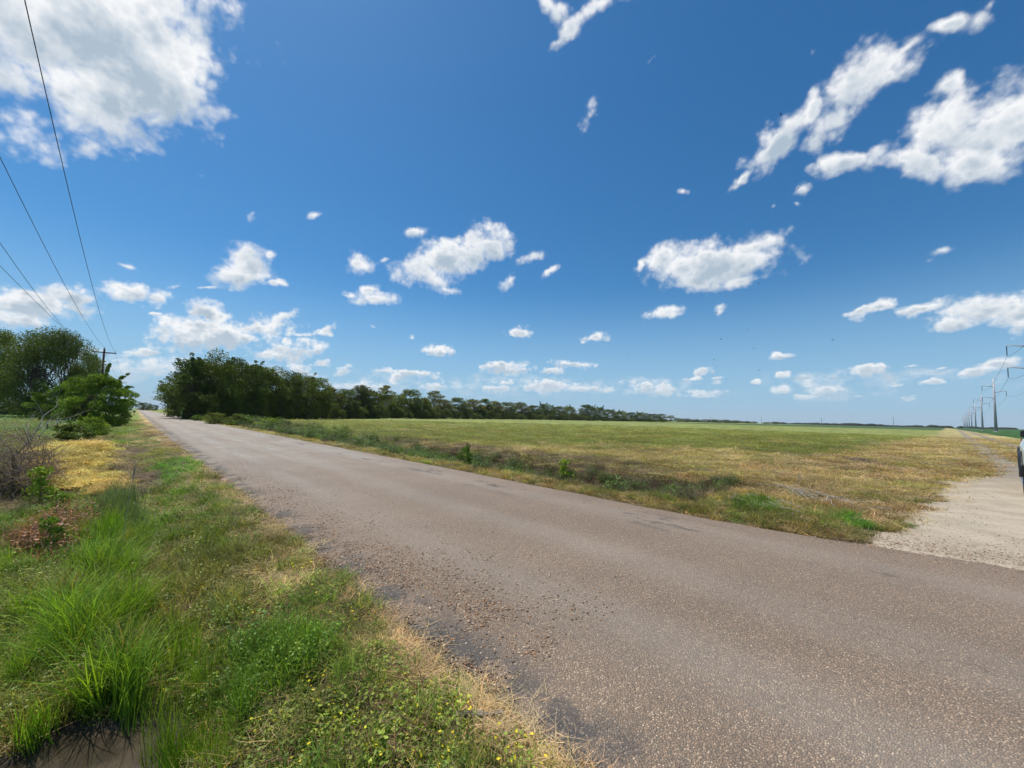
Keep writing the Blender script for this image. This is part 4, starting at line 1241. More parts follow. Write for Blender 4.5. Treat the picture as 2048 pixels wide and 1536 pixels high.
for i, (px_, w_, yt_, wp_, ky) in enumerate(front2):
    look = {'r': 'small rounded dark tree', 't': 'small slender tree', 'u': 'small lone thin tree'}[ky[0]]
    tree('tree', ky, px_, w_, yt_, wp_, '%s, %s from the far end of the tree line' % (look, ORD[len(front2) - 1 - i]), 'tree', LINE, rz=i * 2.3)
# second rank and understorey closing the line
g = np.random.default_rng(31)
BACKG = 'half hidden trees filling the back of the tree line'
xs_ = np.concatenate([np.arange(372, 660, 34), np.arange(668, 960, 27), np.arange(965, 1330, 24)])
fx = np.array([f[0] for f in front + front2]); fw = np.array([f[1] for f in front + front2], float); ft = np.array([f[2] for f in front + front2], float)
for i, px_ in enumerate(xs_):
    w_ = np.interp(px_, fx, fw) * 1.10 + 6; yt_ = np.interp(px_, fx, ft) + g.uniform(9, 22)
    yt_ = min(yt_, hor(px_) - 3)
    tree('tree', ['round1', 'round2', 'tall3', 'grove1' if px_ < 660 else 'round1'][i % 4], px_, w_, yt_, float(np.interp(px_, [400, 660, 960, 1300], [95, 64, 46, 34])), 'dark tree half hidden behind the front trees of the line beyond the field', 'tree', BACKG, rz=float(g.uniform(0, 6)))
UN = 'bushes under the tree line'
for i, px_ in enumerate(np.concatenate([np.arange(372, 660, 17), np.arange(664, 1330, 15)])):
    px_ = float(px_ + g.uniform(-4, 4))
    w_ = np.interp(px_, fx, fw) * .965 - 1.5; hgt = g.uniform(.16, .42) * (hor(px_) - np.interp(px_, fx, ft))
    wp = float(np.interp(px_, [400, 660, 960, 1300], [36, 30, 26, 22])) * g.uniform(.8, 1.3)
    tree('bush', 'round2' if i % 3 else 'round1', px_, w_, hor(px_) - hgt, wp, 'low leafy bush at the foot of the tree line beyond the field', 'bush', UN, rz=float(g.uniform(0, 6)))
# bare grey tree
M_DEAD = simple_mat('grey_dead_wood', (.27, .24, .21), .9, vary=.3, scale=20)


def bare_tree(name, x, y, H, spread, seed, label, cat, depth=5, r0=.05, mat=None, up=.5, side=None):
    g = np.random.default_rng(seed); parts = {'trunk': MB(), 'branch': MB()}

    def grow(p, d, L, r, lv):
        pts = [p]
        for k in range(3):
            d = (d + Vector((g.normal(), g.normal(), g.normal() + up * .25)) * .16).normalized(); p = p + d * L / 3; pts.append(p)
        parts['trunk' if lv == 0 else 'branch'].tube(pts, [r, r * .85, r * .7, r * .55], 5 if lv < 2 else 3, cap=False)
        if lv < depth:
            for _ in range(2 if lv else 3):
                k = int(g.integers(1, 4)); a = g.uniform(0, 2 * PI)
                nd = (d + Vector((math.cos(a), math.sin(a), g.uniform(-.2, .5))) * spread).normalized()
                grow(pts[k], nd, L * g.uniform(.6, .82), r * .55, lv + 1)
    d0 = Vector(side) if side else Vector((0, 0, 1))
    grow(Vector((0, 0, -.05)), d0.normalized(), H * .36, r0, 0)
    root = empty(name, (x, y, hz(x, y)))
    parts['trunk'].build('trunk', mat or M_DEAD, root); parts['branch'].build('branches', mat or M_DEAD, root)
    return tag(root, label, cat)


x_, y_ = at_depth(672, 106); bare_tree('dead_tree', x_, y_, 9.5, .75, 3, 'bare grey leafless tree standing among the green tree line', 'tree', 5, .12, M_BARKP)

# far single trees past the end of the road and distant wooded skyline
tree('tree', 'round1', 287, 330, 804.5, 28, 'round dark tree, larger of two far down the road', 'tree', None)
tree('tree', 'round2', 305, 400, 809.5, 21, 'low wide dark tree, smaller of two far down the road', 'tree', None)
tree('tree', 'round2', 314, 520, 813.5, 5, 'tiny bush right of the two trees far down the road', 'tree', None)
for i, (px_, w_, yt_, wp_) in enumerate([(1354, 760, 836, 22), (1372, 780, 837, 26), (1392, 790, 838.2, 24), (1412, 800, 838.8, 26), (1432, 800, 838.6, 26), (1452, 810, 839.6, 26), (1470, 820, 840.5, 24)]):
    tree('tree', ['round1', 'round2'][i % 2], px_, w_, yt_, wp_, 'tree in the low distant wood right of the main tree line', 'tree', 'trees of the low distant wood', rz=i * 1.3)
for i, (px_, w_, yt_, wp_) in enumerate([(1494, 900, 842, 16), (1508, 900, 843, 14), (1535, 950, 844, 20), (1552, 950, 844.6, 14), (1618, 1200, 847.2, 16), (1636, 1200, 847.6, 12)]):
    tree('tree', ['round1', 'round2'][i % 2], px_, w_, yt_, wp_, 'small faraway tree clump on the horizon over the field', 'tree', 'faraway tree clumps on the horizon', rz=i * 1.3)

# a far wood that reads as one thin mass along the horizon
g = np.random.default_rng(9)
n = 5200
aa = np.radians(g.uniform(-28, 62, n)) + AZ; rad_ = 1500 + 500 * fbm(np.degrees(aa) * .3, aa * 0, 2, 8) + g.uniform(0, 60, n)
m = fbm(np.degrees(aa) * .55, aa * 0 + 2, 3, 14) > .36
aa, rad_ = aa[m], rad_[m]; n = len(aa)
hh = 3.5 + 7 * fbm(np.degrees(aa) * 1.6, aa * 0, 3, 15) ** 1.3
TB2 = [tri_mesh('far_tree', *leaves(400 + i, 260, 5.5, .5, 8, 2.0, .8), M_LEAFY) for i in range(3)]
tt = np.array([.030, .052, .020]) * g.uniform(.7, 1.4, (n, 1))
scatter('distant_woods', TB2, np.stack([rad_ * np.sin(aa), rad_ * np.cos(aa), np.zeros(n)], 1), np.stack([np.zeros(n), np.zeros(n), g.uniform(0, 6, n)], 1), np.stack([np.ones(n) * 1.3, np.ones(n) * 1.3, hh / 8], 1), g.integers(0, 3, n), tt, 'thin dark line of distant woods along the horizon')

# ---------------------------------------------------------------- trees and shrubs on the left
tree('willow_tree', 'willow', 96, 52, 664, 154, 'big feathery green willow like tree left of the utility pole', 'tree', rz=.6)
tree('willow_tree', 'willow2', -16, 54, 664, 104, 'feathery green tree cut off by the left edge of the photo', 'tree', rz=2.0)
tree('willow_tree', 'willow2', 172, 78, 710, 56, 'small feathery tree top showing just behind the utility pole', 'tree', rz=4.0)
tree('brush_tree', 'brush', 192, 40, 739, 120, 'bright green spreading tree in front of the utility pole', 'tree', rz=1.0)
tree('brush_tree', 'brush', 128, 43, 768, 90, 'low green brush tree below the big willow like tree', 'tree', rz=3.6)
tree('bush', 'round2', 238, 47, 815, 42, 'dark low bush at the right foot of the bright green tree', 'bush', rz=2)
tree('bush', 'round2', 6, 70, 800, 90, 'dark bush under the feathery tree at the left edge', 'bush', rz=2)
tree('bush', 'round1', 60, 74, 806, 80, 'shaded bush under the big feathery tree', 'bush', rz=3)
for i, (px_, py_, yt_, wp_, ky, lb) in enumerate([(176, 880, 828, 72, 'shrub', 'leafy green shrub at the near end of the fence posts, right half'), (142, 892, 850, 66, 'shrub2', 'dark leafy shrub in front of the fence posts, left half'),
                                              (195, 872, 842, 40, 'shrub', 'small pale green shrub right of the fence shrubs')]):
    p_ = gterr(px_, py_); tree('shrub', ky, px_, 1, yt_, wp_, lb, 'shrub', rz=i * 2.0, xy=p_)
for i, (px_, py_, yt_, wp_, ky, lb) in enumerate([(428, 848, 824, 44, 'round1', 'light green bush between the road and the first dark trees'), (395, 842, 829, 26, 'shrub', 'small bright bush beside the road under the first trees'),
                                              (478, 850, 829, 56, 'shrub2', 'wide weedy bush on the ditch bank right of the first bush'), (540, 850, 834, 50, 'shrub', 'low weedy bush where the ditch meets the mown field')]):
    p_ = gpt(px_, py_); tree('bush', ky, px_, 1, yt_, wp_, lb, 'bush', rz=i * 2.0, xy=p_)
p_ = gpt(930, 938, -.25); tree('weed_clump', 'shrub', 930, 1, 888, 42, 'tall bright green weed clump standing in the far ditch', 'weed', rz=1, xy=p_)
p_ = gpt(1130, 948, -.25); tree('weed_clump', 'weedp', 1130, 1, 918, 34, 'small green weed clump among dead stems in the far ditch', 'weed', rz=1, xy=p_)
p_ = gterr(80, 1010); tree('weed_plant', 'weedp', 80, 1, 932, 50, 'dark broad leaved weed in front of the yellow vines', 'weed', rz=2.2, xy=p_)
p_ = gterr(120, 1040); tree('weed_plant', 'weedp', 118, 1, 985, 40, 'pale broad leaved weed below the darker weed', 'weed', rz=.5, xy=p_)
p_ = gterr(95, 1110); tree('weed_plant', 'weedp', 95, 1, 1030, 46, 'dark low weed beside the red brown dock', 'weed', rz=4.2, xy=p_)

# dead thorn shrub at the left edge
p_ = gterr(26, 985)
root = empty('dead_shrub', (p_[0], p_[1], hz(*p_)))
V_, F_, A_ = twigs(55, 1700, .92, 1.45, .006, .55)
M_TW = simple_mat('grey_twigs', (.24, .18, .13), .9, vary=.4, scale=6)
V_[:, 0] *= .78; V_[:, 1] *= 1.15
meshobj('twigs', tri_mesh('twigs', V_, F_, A_, M_TW), root)
mb = MB(); g = np.random.default_rng(4)
for k in range(16):
    a = g.uniform(0, 6.28); mb.tube(limb_pts(g, (0.1 * math.cos(a), .1 * math.sin(a), -.05), (.75 * math.cos(a), .95 * math.sin(a), g.uniform(.6, 1.5)), 4, .06), [.022, .018, .014, .009, .004], 5)
mb.build('stems', M_TW, root)
tag(root, 'dense grey brown dead thorny shrub at the left edge', 'shrub')
x_, y_ = gterr(52, 900)
bare_tree('dead_sapling', x_, y_, 3.6, .62, 21, 'thin bare dead sapling rising behind the grey shrub', 'tree', 5, .035, None, .8)
x_, y_ = gterr(58, 885)
bare_tree('dead_sapling', x_, y_, 2.3, .95, 27, 'leaning bare grey branch bush before the dark hollow under the big tree', 'tree', 5, .028, None, .3, side=(.6, 0, .8))

# ================================================================ wooden utility poles and their wires
M_POLE = simple_mat('brown_creosote_wood', (.085, .040, .032), .8, vary=.35, scale=4)
M_INS = simple_mat('grey_porcelain', (.30, .31, .32), .3)
M_STEEL = simple_mat('galvanised_steel', (.34, .33, .36), .45, metal=.35, vary=.12)
M_WIRE = simple_mat('dark_wire', (.05, .055, .06), .6)


def utility_pole(x, y, H, label, group=None):
    z0 = hz(x, y); H = H - z0
    root = empty('utility_pole', (x, y, z0))
    p = MB(); p.tube([(0, 0, -.4), (0, 0, H * .5), (0, 0, H)], [.19, .16, .125], 12); p.build('pole', M_POLE, root, smooth=True)
    a = MB(); a.box((0, -.16, H - .65), (2.75, .13, .16)); ca = a.build('crossarm', M_POLE, root, bevel=.012)
    b = MB()
    for s in (-1, 1): b.tube([(s * .62, -.16, H - .72), (0, -.13, H - 1.25)], .022, 5)
    b.build('brace', M_STEEL, root)
    for (ix_, iz_) in ((-1.25, H - .57), (0, H), (1.25, H - .57)):
        i_ = MB(); i_.tube([(ix_, -.16 if ix_ else 0, iz_), (ix_, -.16 if ix_ else 0, iz_ + .10), (ix_, -.16 if ix_ else 0, iz_ + .11), (ix_, -.16 if ix_ else 0, iz_ + .16), (ix_, -.16 if ix_ else 0, iz_ + .17), (ix_, -.16 if ix_ else 0, iz_ + .24)], [.02, .02, .07, .07, .045, .04], 8)
        i_.build('insulator', M_INS, root)
    g_ = MB(); g_.tube([(.13, -.1, .2), (.12, -.1, H - 1.4)], .012, 4); g_.build('ground_wire', M_WIRE, root)
    return tag(root, label, 'utility pole', group)


PG_ = 'utility poles along the left of the road'
utility_pole(-4.2, 89, 11.0, 'dark brown wooden utility pole with one crossarm above the bright green tree', PG_)
for i, yy_ in enumerate((185, 275, 365, 455)):
    utility_pole(-4.2, yy_, 10.8, ['second utility pole down the road, just past the bright green tree', 'third utility pole down the road, beyond the second', 'fourth utility pole down the road, beyond the third', 'farthest utility pole in view down the road'][i], PG_)
utility_pole(-4.4, -14, 13.4, 'taller wooden utility pole behind the camera carrying the same four wires', PG_)


def wire(name, P0, P1, sag, r_, label, cat='wire', group=None, n=36):
    mb = MB(); pts = []
    for i in range(n + 1):
        t_ = i / n; p = Vector(P0).lerp(Vector(P1), t_); p.z -= 4 * sag * t_ * (1 - t_); pts.append(p)
    mb.tube(pts, r_, 5); o = mb.build(name, M_WIRE)
    return tag(o, label, cat, group)


WG = 'overhead wires on the left'
wire('overhead_wire', (-3.0, 89, 10.68), (-2.54, -12, 15.2), 2.6, .013, 'rightmost overhead wire crossing the big cloud at top left', group=WG)
wire('overhead_wire', (-4.2, 89, 11.15), (-4.15, -12, 12.99), 1.76, .012, 'overhead wire running from the pole top to the left edge', group=WG)
wire('overhead_wire', (-5.4, 89, 10.58), (-5.32, -12, 14.04), 2.95, .012, 'overhead wire from the left end of the crossarm', group=WG)
wire('overhead_wire', (-4.4, 89, 8.9), (-6.9, -12, 11.0), .9, .012, 'lowest of the overhead wires on the left', group=WG)
for a_, b_, c_ in ((89, 185, 'first'), (185, 275, 'second'), (275, 365, 'third')):
    for k_, xo in enumerate((-5.45, -4.2, -2.95)):
        wire('overhead_wire', (xo, a_, 10.9 - .35 * abs(k_ - 1)), (xo, b_, 10.7 - .35 * abs(k_ - 1)), 1.0, .011, '%s wire in the %s span beyond the near brown pole' % (['left', 'middle', 'right'][k_], c_), group='distant wires along the road')

# ================================================================ steel transmission poles on the right
XI = 1912.0


def steel_pole_mesh():
    parts = {}
    H = 27.5
    p = MB(); p.tube([(0, 0, -.5), (0, 0, H * .5), (0, 0, H)], [.62, .43, .23], 12); parts['pole'] = [p]
    arms, ins = [], []
    for (s, za) in ((-1, .842), (1, .735), (-1, .628)):
        z_ = H * za; L = 3.9
        a = MB(); a.tube([(s * .25, 0, z_), (s * 1.6, 0, z_ + .38), (s * 3.1, 0, z_ + .62), (s * L, 0, z_ + .60)], [.21, .16, .12, .09], 8); arms.append(a)
        i_ = MB(); i_.tube([(s * L, 0, z_ + .6), (s * (L + .0), 0, z_ - 2.0)], .085, 6)
        for k in range(9): i_.tube([(s * L, 0, z_ + .30 - k * .22), (s * L, 0, z_ + .26 - k * .22)], [.13, .13], 8)
        ins.append(i_)
    parts['arm'] = arms; parts['insulator'] = ins
    b = MB(); b.tube([(0, 0, -.3), (0, 0, .12)], [.95, .95], 14); parts['footing'] = [b]
    return parts


SP = steel_pole_mesh()
proto_pole = None
M_SP = simple_mat('weathered_steel_pole', (.46, .43, .46), .6, metal=.15, vary=.12, scale=1.0)
M_INSD = simple_mat('dark_insulator', (.07, .08, .11), .5)


def steel_pole(x, y, rz, label):
    global proto_pole
    if proto_pole is None:
        root = empty('transmission_pole', (x, y, hz(x, y)), rz)
        for nm, lst in SP.items():
            for m_ in lst: m_.build(nm, {'insulator': M_INSD}.get(nm, M_SP), root, smooth=nm != 'insulator')
        proto_pole = root
    else:
        root = proto_pole.copy(); ROOT.objects.link(root); root.location = (x, y, hz(x, y)); root.rotation_euler = (0, 0, rz)
        for ch in list(proto_pole.children):
            c = ch.copy(); ROOT.objects.link(c); c.parent = root
    return tag(root, label, 'pole', 'steel transmission poles beside the dirt track')


pp = []
for i in range(10):
    D = 99.0 * (i + 1); px_ = XI + 15850 / D
    pp.append(at_depth(px_, D))
dirv = Vector((pp[5][0] - pp[0][0], pp[5][1] - pp[0][1], 0)).normalized()
rzp = math.atan2(dirv.y, dirv.x) - PI / 2          # arms stand square to the line
names_ = ['nearest steel transmission pole, only its arms inside the right edge', 'tallest steel transmission pole fully in view, second of the row'] + ['%s steel transmission pole of the receding row' % q for q in ORD[2:9]] + ['farthest steel transmission pole of the receding row']
for (x, y), lb in zip(pp, names_): steel_pole(x, y, rzp, lb)
rv = Vector((math.cos(rzp), math.sin(rzp), 0))
H = 27.5
for i in range(-1, 5):
    a_ = Vector((*pp[i], 0)) if i >= 0 else Vector((*pp[0], 0)) - dirv * 99
    b_ = Vector((*pp[i + 1], 0))
    for s, za, nm_ in ((-1, .842, 'upper left'), (1, .735, 'right'), (-1, .628, 'lower left')):
        oz = Vector((0, 0, H * za - 2.1))
        wire('conductor', a_ + rv * s * 3.9 + oz, b_ + rv * s * 3.9 + oz, 2.6, .028, '%s conductor in the %s span of the steel pole line' % (nm_, ['nearest', 'second', 'third', 'fourth', 'fifth', 'sixth'][i + 1]), group='conductors of the steel pole line')

# thin far poles over the field
M_FP = simple_mat('far_grey_pole', (.30, .29, .28), .7)
for i, (px_, yt_, w_) in enumerate([(1421, 834, 760), (1523, 834, 700), (1643, 835, 640), (1787, 834.5, 580)]):
    x_, y_ = at_depth(px_, w_); Hh = EYE + w_ * (hor(px_) - yt_) / FPX
    root = empty('far_pole', (x_, y_, 0))
    m_ = MB(); m_.tube([(0, 0, -.3), (0, 0, Hh)], [.36, .22], 8); m_.build('pole', M_FP, root)
    m_ = MB()
    for s in (-1, 1): m_.tube([(0, 0, Hh * .9), (s * 1.4, 0, Hh * .92)], [.1, .06], 5)
    m_.build('arm', M_FP, root)
    tag(root, '%s of four thin grey poles standing far across the field' % ['leftmost', 'second', 'third', 'rightmost'][i], 'pole', 'thin poles far across the field')

# ================================================================ wire fence with steel T posts
M_TP = simple_mat('green_post_paint', (.035, .055, .045), .7, vary=.3)
M_TW2 = simple_mat('white_post_tip', (.78, .82, .80), .6)
root = empty('wire_fence', (-3.2, 33, hz(-3.2, 33)))
tips = []
base0 = Vector((-3.2, 33, hz(-3.2, 33)))
posts = [(99, 843), (118, 840.5), (124, 838), (136, 838.5), (143, 836), (151, 835.5), (158, 835), (166, 834), (172, 833.5)]
for i, (px_, yt_) in enumerate(posts):
    w_ = 26 + i * 2.6
    x_, y_ = at_depth(px_, w_); z0 = hz(x_, y_)
    top = EYE - (yt_ - hor(px_)) * w_ / FPX
    loc = Vector((x_, y_, 0)) - Vector((base0.x, base0.y, 0)); z0 -= base0.z; top -= base0.z
    m_ = MB(); ln = g.uniform(-.03, .03)
    m_.box((loc.x, loc.y, (z0 - .3 + top - .18) / 2), (.055, .012, top - .18 - z0 + .3), rz=.4); m_.box((loc.x - .004, loc.y + .02, (z0 - .3 + top - .18) / 2), (.012, .045, top - .18 - z0 + .3), rz=.4)
    po = m_.build('post', M_TP, root)
    m_ = MB(); m_.box((loc.x, loc.y, top - .09), (.058, .014, .18), rz=.4); m_.box((loc.x - .004, loc.y + .02, top - .09), (.014, .048, .18), rz=.4)
    m_.build('white_tip', M_TW2, po)
    tips.append((loc.x, loc.y, z0, top))
m_ = MB()
for k_ in range(4):
    pts = [(a_[0], a_[1], a_[2] + (a_[3] - a_[2]) * (.28 + .2 * k_)) for a_ in tips]
    first = Vector(pts[0]); pts = [tuple(first + Vector((-.9, -7.5, 0)))] + pts
    m_.tube(pts, .006, 4)
m_.build('wires', M_WIRE, root)
tag(root, 'wire fence on green steel posts with white tips beside the pasture', 'fence')

# ================================================================ things down the road
M_BLK = simple_mat('black_paint', (.012, .012, .013), .4)
M_WHT = simple_mat('white_paint', (.78, .78, .76), .35, vary=.04)
x_, y_ = gpt(268.5, 826.5)
y_ = 150; x_ = .5
x_, y_ = at_depth(269, 105)
root = empty('mailbox', (x_, y_, hz(x_, y_)), .2)
m_ = MB(); m_.box((0, 0, .45), (.10, .10, 1.0)); m_.build('post', M_POLE, root)
m_ = MB()
prof = [(math.cos(a) * .20, math.sin(a) * .20) for a in np.linspace(0, PI, 9)] + [(-.20, -.22), (.20, -.22)]
V_ = [(x, -.35, z + 1.15) for x, z in prof] + [(x, .35, z + 1.15) for x, z in prof]; k_ = len(prof)
m_.add(V_, [tuple(range(k_)), tuple(range(2 * k_ - 1, k_ - 1, -1))] + [(i, i + k_, (i + 1) % k_ + k_, (i + 1) % k_) for i in range(k_)])
m_.build('box', M_BLK, root)
tag(root, 'black mailbox on a post at the left edge of the far road', 'mailbox')
x_, y_ = at_depth(363, 52)
M_GRN = simple_mat('green_sign_paint', (.10, .22, .07), .5)
root = empty('marker_post', (x_, y_, hz(x_, y_)), .9)
m_ = MB(); m_.tube([(0, 0, -.2), (0, 0, 1.3)], .03, 6); m_.build('post', M_GRN, root)
m_ = MB(); m_.box((0, -.04, 1.15), (.14, .012, .5)); m_.build('plate', M_GRN, root)
tag(root, 'small green marker post by the road under the first dark trees', 'marker')


# ================================================================ vehicles
M_GLASS = simple_mat('dark_window_glass', (.015, .018, .02), .06, vary=.05, spec=.8)
M_TYRE = simple_mat('tyre_rubber', (.022, .021, .020), .85)
M_RIM = simple_mat('alloy_rim', (.45, .46, .48), .3, metal=.7)
M_SILV = simple_mat('pale_silver_paint', (.55, .60, .58), .28, metal=.25, vary=.05)
M_CHR = simple_mat('chrome', (.6, .62, .62), .12, metal=.95, vary=.03)
M_LAMP = simple_mat('clear_lamp', (.7, .7, .68), .1, vary=.05, spec=.8)
M_REDL = simple_mat('red_lamp', (.35, .01, .01), .2, vary=.1)


def loft(mb, secs):
    """closed skin through cross sections [(list of points)...], capped"""
    n = len(secs[0]); V = [p for s in secs for p in s]
    F = [(i * n + k, i * n + (k + 1) % n, (i + 1) * n + (k + 1) % n, (i + 1) * n + k) for i in range(len(secs) - 1) for k in range(n)]
    F += [tuple(range(n))[::-1], tuple((len(secs) - 1) * n + k for k in range(n))]
    mb.add(V, F)


def body_sec(x, w, z0, z1, r_=.12, tuck=.06):
    return [(x, -w + tuck, z0), (x, w - tuck, z0), (x, w, z0 + .25), (x, w, z1 - r_ * 1.4), (x, w - r_ * .4, z1 - r_ * .4), (x, w - r_ * 1.4, z1), (x, -w + r_ * 1.4, z1), (x, -w + r_ * .4, z1 - r_ * .4), (x, -w, z1 - r_ * 1.4), (x, -w, z0 + .25)]


def wheel(root, x, y, r_, wd):
    root_w = MB()
    sgn = 1 if y > 0 else -1
    pr = [(r_ * .62, -wd / 2), (r_ * .93, -wd / 2), (r_, -wd * .36), (r_, wd * .36), (r_ * .93, wd / 2), (r_ * .62, wd / 2)]
    N = 28; V = []; F = []
    for k in range(N):
        a = 2 * PI * k / N
        for q_, o_ in pr: V.append((x + q_ * math.cos(a), y + o_, r_ + q_ * math.sin(a)))
    m = len(pr)
    for k in range(N):
        for i in range(m): F.append((k * m + i, k * m + (i + 1) % m, ((k + 1) % N) * m + (i + 1) % m, ((k + 1) % N) * m + i))
    root_w.add(V, F); w_ = root_w.build('wheel', M_TYRE, root, smooth=True)
    rm = MB(); yo = y + sgn * wd * .38
    rm.tube([(x, yo - sgn * .10, r_), (x, yo, r_)], [r_ * .63, r_ * .60], 24)
    for k in range(6):
        a = 2 * PI * k / 6; rm.tube([(x, yo + sgn * .02, r_), (x + math.cos(a) * r_ * .58, yo + sgn * .005, r_ + math.sin(a) * r_ * .58)], [.05, .035], 6)
    rm.build('rim', M_RIM, w_)


def pickup(loc, rz, paint, label):
    root = empty('pickup_truck', loc, rz)          # +x is the front
    b = MB()
    loft(b, [body_sec(2.72, .86, .62, 1.02), body_sec(2.62, .94, .50, 1.12), body_sec(2.3, .98, .45, 1.18), body_sec(1.15, 1.0, .45, 1.24), body_sec(1.1, 1.0, .42, 1.22), body_sec(-1.0, 1.0, .42, 1.20), body_sec(-2.85, .98, .50, 1.20)])
    b.build('body', paint, root, bevel=.02)
    c = MB()
    loft(c, [[(1.15, -.93, 1.2), (1.15, .93, 1.2), (.98, .90, 1.32), (.98, -.90, 1.32)], [(.35, -.90, 1.2), (.35, .90, 1.2), (.30, .74, 1.84), (.30, -.74, 1.84)], [(-.75, -.92, 1.2), (-.75, .92, 1.2), (-.70, .74, 1.85), (-.70, -.74, 1.85)], [(-1.02, -.92, 1.2), (-1.02, .92, 1.2), (-.95, .78, 1.70), (-.95, -.78, 1.70)]])
    c.build('cab', paint, root, bevel=.03)
    for s in (-1, 1):
        w_ = MB(); w_.add([(.22, s * .905, 1.27), (-.70, s * .925, 1.27), (-.62, s * .79, 1.74), (.20, s * .785, 1.74)], [(0, 1, 2, 3) if s < 0 else (3, 2, 1, 0)]); w_.build('side_window', M_GLASS, root)
        h = MB(); h.box((2.60, s * .76, .96), (.16, .34, .17)); h.build('headlight', M_GLASS, root, bevel=.03)
        tl = MB(); tl.box((-2.84, s * .90, .98), (.07, .14, .34)); tl.build('taillight', M_REDL, root, bevel=.01)
        mr = MB(); mr.box((.75, s * .90, 1.33), (.12, .18, .17)); mr.build('mirror', M_BLK, root, bevel=.03)
        ar = MB()
        for xw in (1.75, -1.85):
            pts = [(xw + .50 * math.cos(a), s * 1.0, .42 + .50 * math.sin(a)) for a in np.linspace(0, PI, 14)]
            ar.tube(pts, .045, 6)
        ar.build('wheel_arch', M_BLK, root)
    ws = MB(); ws.add([(1.10, -.84, 1.27), (1.10, .84, 1.27), (.40, .72, 1.79), (.40, -.72, 1.79)], [(0, 1, 2, 3)]); ws.build('windscreen', M_GLASS, root)
    g1 = MB()
    g1.box((2.70, 0, .90), (.08, 1.16, .34)); g1.build('grille', M_BLK, root, bevel=.02)
    g2 = MB()
    for k in range(3): g2.box((2.745, 0, .80 + .10 * k), (.03, 1.12, .025))
    g2.build('grille_bar', M_CHR, root)
    bp = MB(); bp.box((2.74, 0, .58), (.22, 1.86, .22)); bp.build('bumper', M_CHR, root, bevel=.05)
    bp = MB(); bp.box((-2.92, 0, .58), (.18, 1.80, .18)); bp.build('rear_bumper', M_CHR, root, bevel=.03)
    for x in (1.75, -1.85):
        for s in (-1, 1): wheel(root, x, s * .86, .40, .27)
    return tag(root, label, 'truck')


TRX, TRY = gpt(2038, 1003)
_a = math.atan2(-TRY, TRX); _c, _s = math.cos(_a), -math.sin(_a)
TRX += _c * 2.9 * 1.17 + _s * 1.0 * 1.17; TRY += _s * 2.9 * 1.17 - _c * 1.0 * 1.17
pickup((TRX, TRY, 0.012), PI - _a, M_SILV, 'pale silver pickup truck cut off by the right edge of the photo').scale = (1.1, 1.1, 1.1)


def car(loc, rz, paint, label):
    root = empty('car', loc, rz)
    b = MB(); loft(b, [body_sec(2.2, .74, .40, .72), body_sec(2.0, .86, .28, .84), body_sec(.9, .88, .25, .95), body_sec(-1.4, .88, .25, .98), body_sec(-2.2, .80, .35, .92)]); b.build('body', paint, root, bevel=.02)
    c = MB(); loft(c, [[(1.0, -.80, .94), (1.0, .80, .94), (.95, .78, 1.0), (.95, -.78, 1.0)], [(.15, -.80, .94), (.15, .80, .94), (.1, .62, 1.42), (.1, -.62, 1.42)], [(-1.1, -.80, .96), (-1.1, .80, .96), (-1.0, .62, 1.42), (-1.0, -.62, 1.42)], [(-1.9, -.78, .92), (-1.9, .78, .92), (-1.8, .72, .98), (-1.8, -.72, .98)]]); c.build('cab', paint, root)
    w_ = MB(); w_.add([(.93, -.70, 1.03), (.93, .70, 1.03), (.22, .58, 1.38), (.22, -.58, 1.38)], [(0, 1, 2, 3)]); w_.build('windscreen', M_GLASS, root)
    for x in (1.35, -1.35):
        for s in (-1, 1): wheel(root, x, s * .76, .32, .2)
    return tag(root, label, 'car')


x_, y_ = at_depth(261, 215)
car((x_, y_, .04), -PI / 2, M_WHT, 'tiny white car far down the road on the left')

# ================================================================ soaring birds
M_BIRD = simple_mat('dark_feathers', (.018, .016, .015), .8)


def bird_meshes():
    b = MB(); b.tube([(.42, 0, .02), (.30, 0, .04), (.1, 0, .03), (-.15, 0, .01), (-.34, 0, 0)], [.02, .055, .085, .07, .03], 8)
    b.tube([(.52, 0, .0), (.47, 0, .01), (.40, 0, .02)], [.008, .03, .04], 6)
    w = MB()
    for s in (-1, 1):
        V = [(.16, 0, .04), (.20, s * .35, .16), (.14, s * .72, .24), (.02, s * .98, .28), (-.10, s * .92, .27), (-.16, s * .70, .235), (-.20, s * .35, .155), (-.17, 0, .03)]
        V2 = [(x, y, z - .018) for x, y, z in V]
        n = 8; w.add(V + V2, [tuple(range(n)), tuple(range(2 * n - 1, n - 1, -1))] + [(i, (i + 1) % n, (i + 1) % n + n, i + n) for i in range(n)])
        for k in range(4):
            w.tube([(.0 - .035 * k, s * .93, .272), (.0 - .06 * k, s * (1.10 - .02 * k), .31)], [.014, .004], 4)
    tl = MB(); V = [(-.28, -.03, 0), (-.28, .03, 0), (-.55, .13, -.01), (-.58, 0, -.01), (-.55, -.13, -.01)]
    tl.add(V + [(x, y, z - .012) for x, y, z in V], [(0, 1, 2, 3, 4), (9, 8, 7, 6, 5)] + [(i, (i + 1) % 5, (i + 1) % 5 + 5, i + 5) for i in range(5)])
    return b.mesh('body', M_BIRD, True), w.mesh('wings', M_BIRD), tl.mesh('tail', M_BIRD)


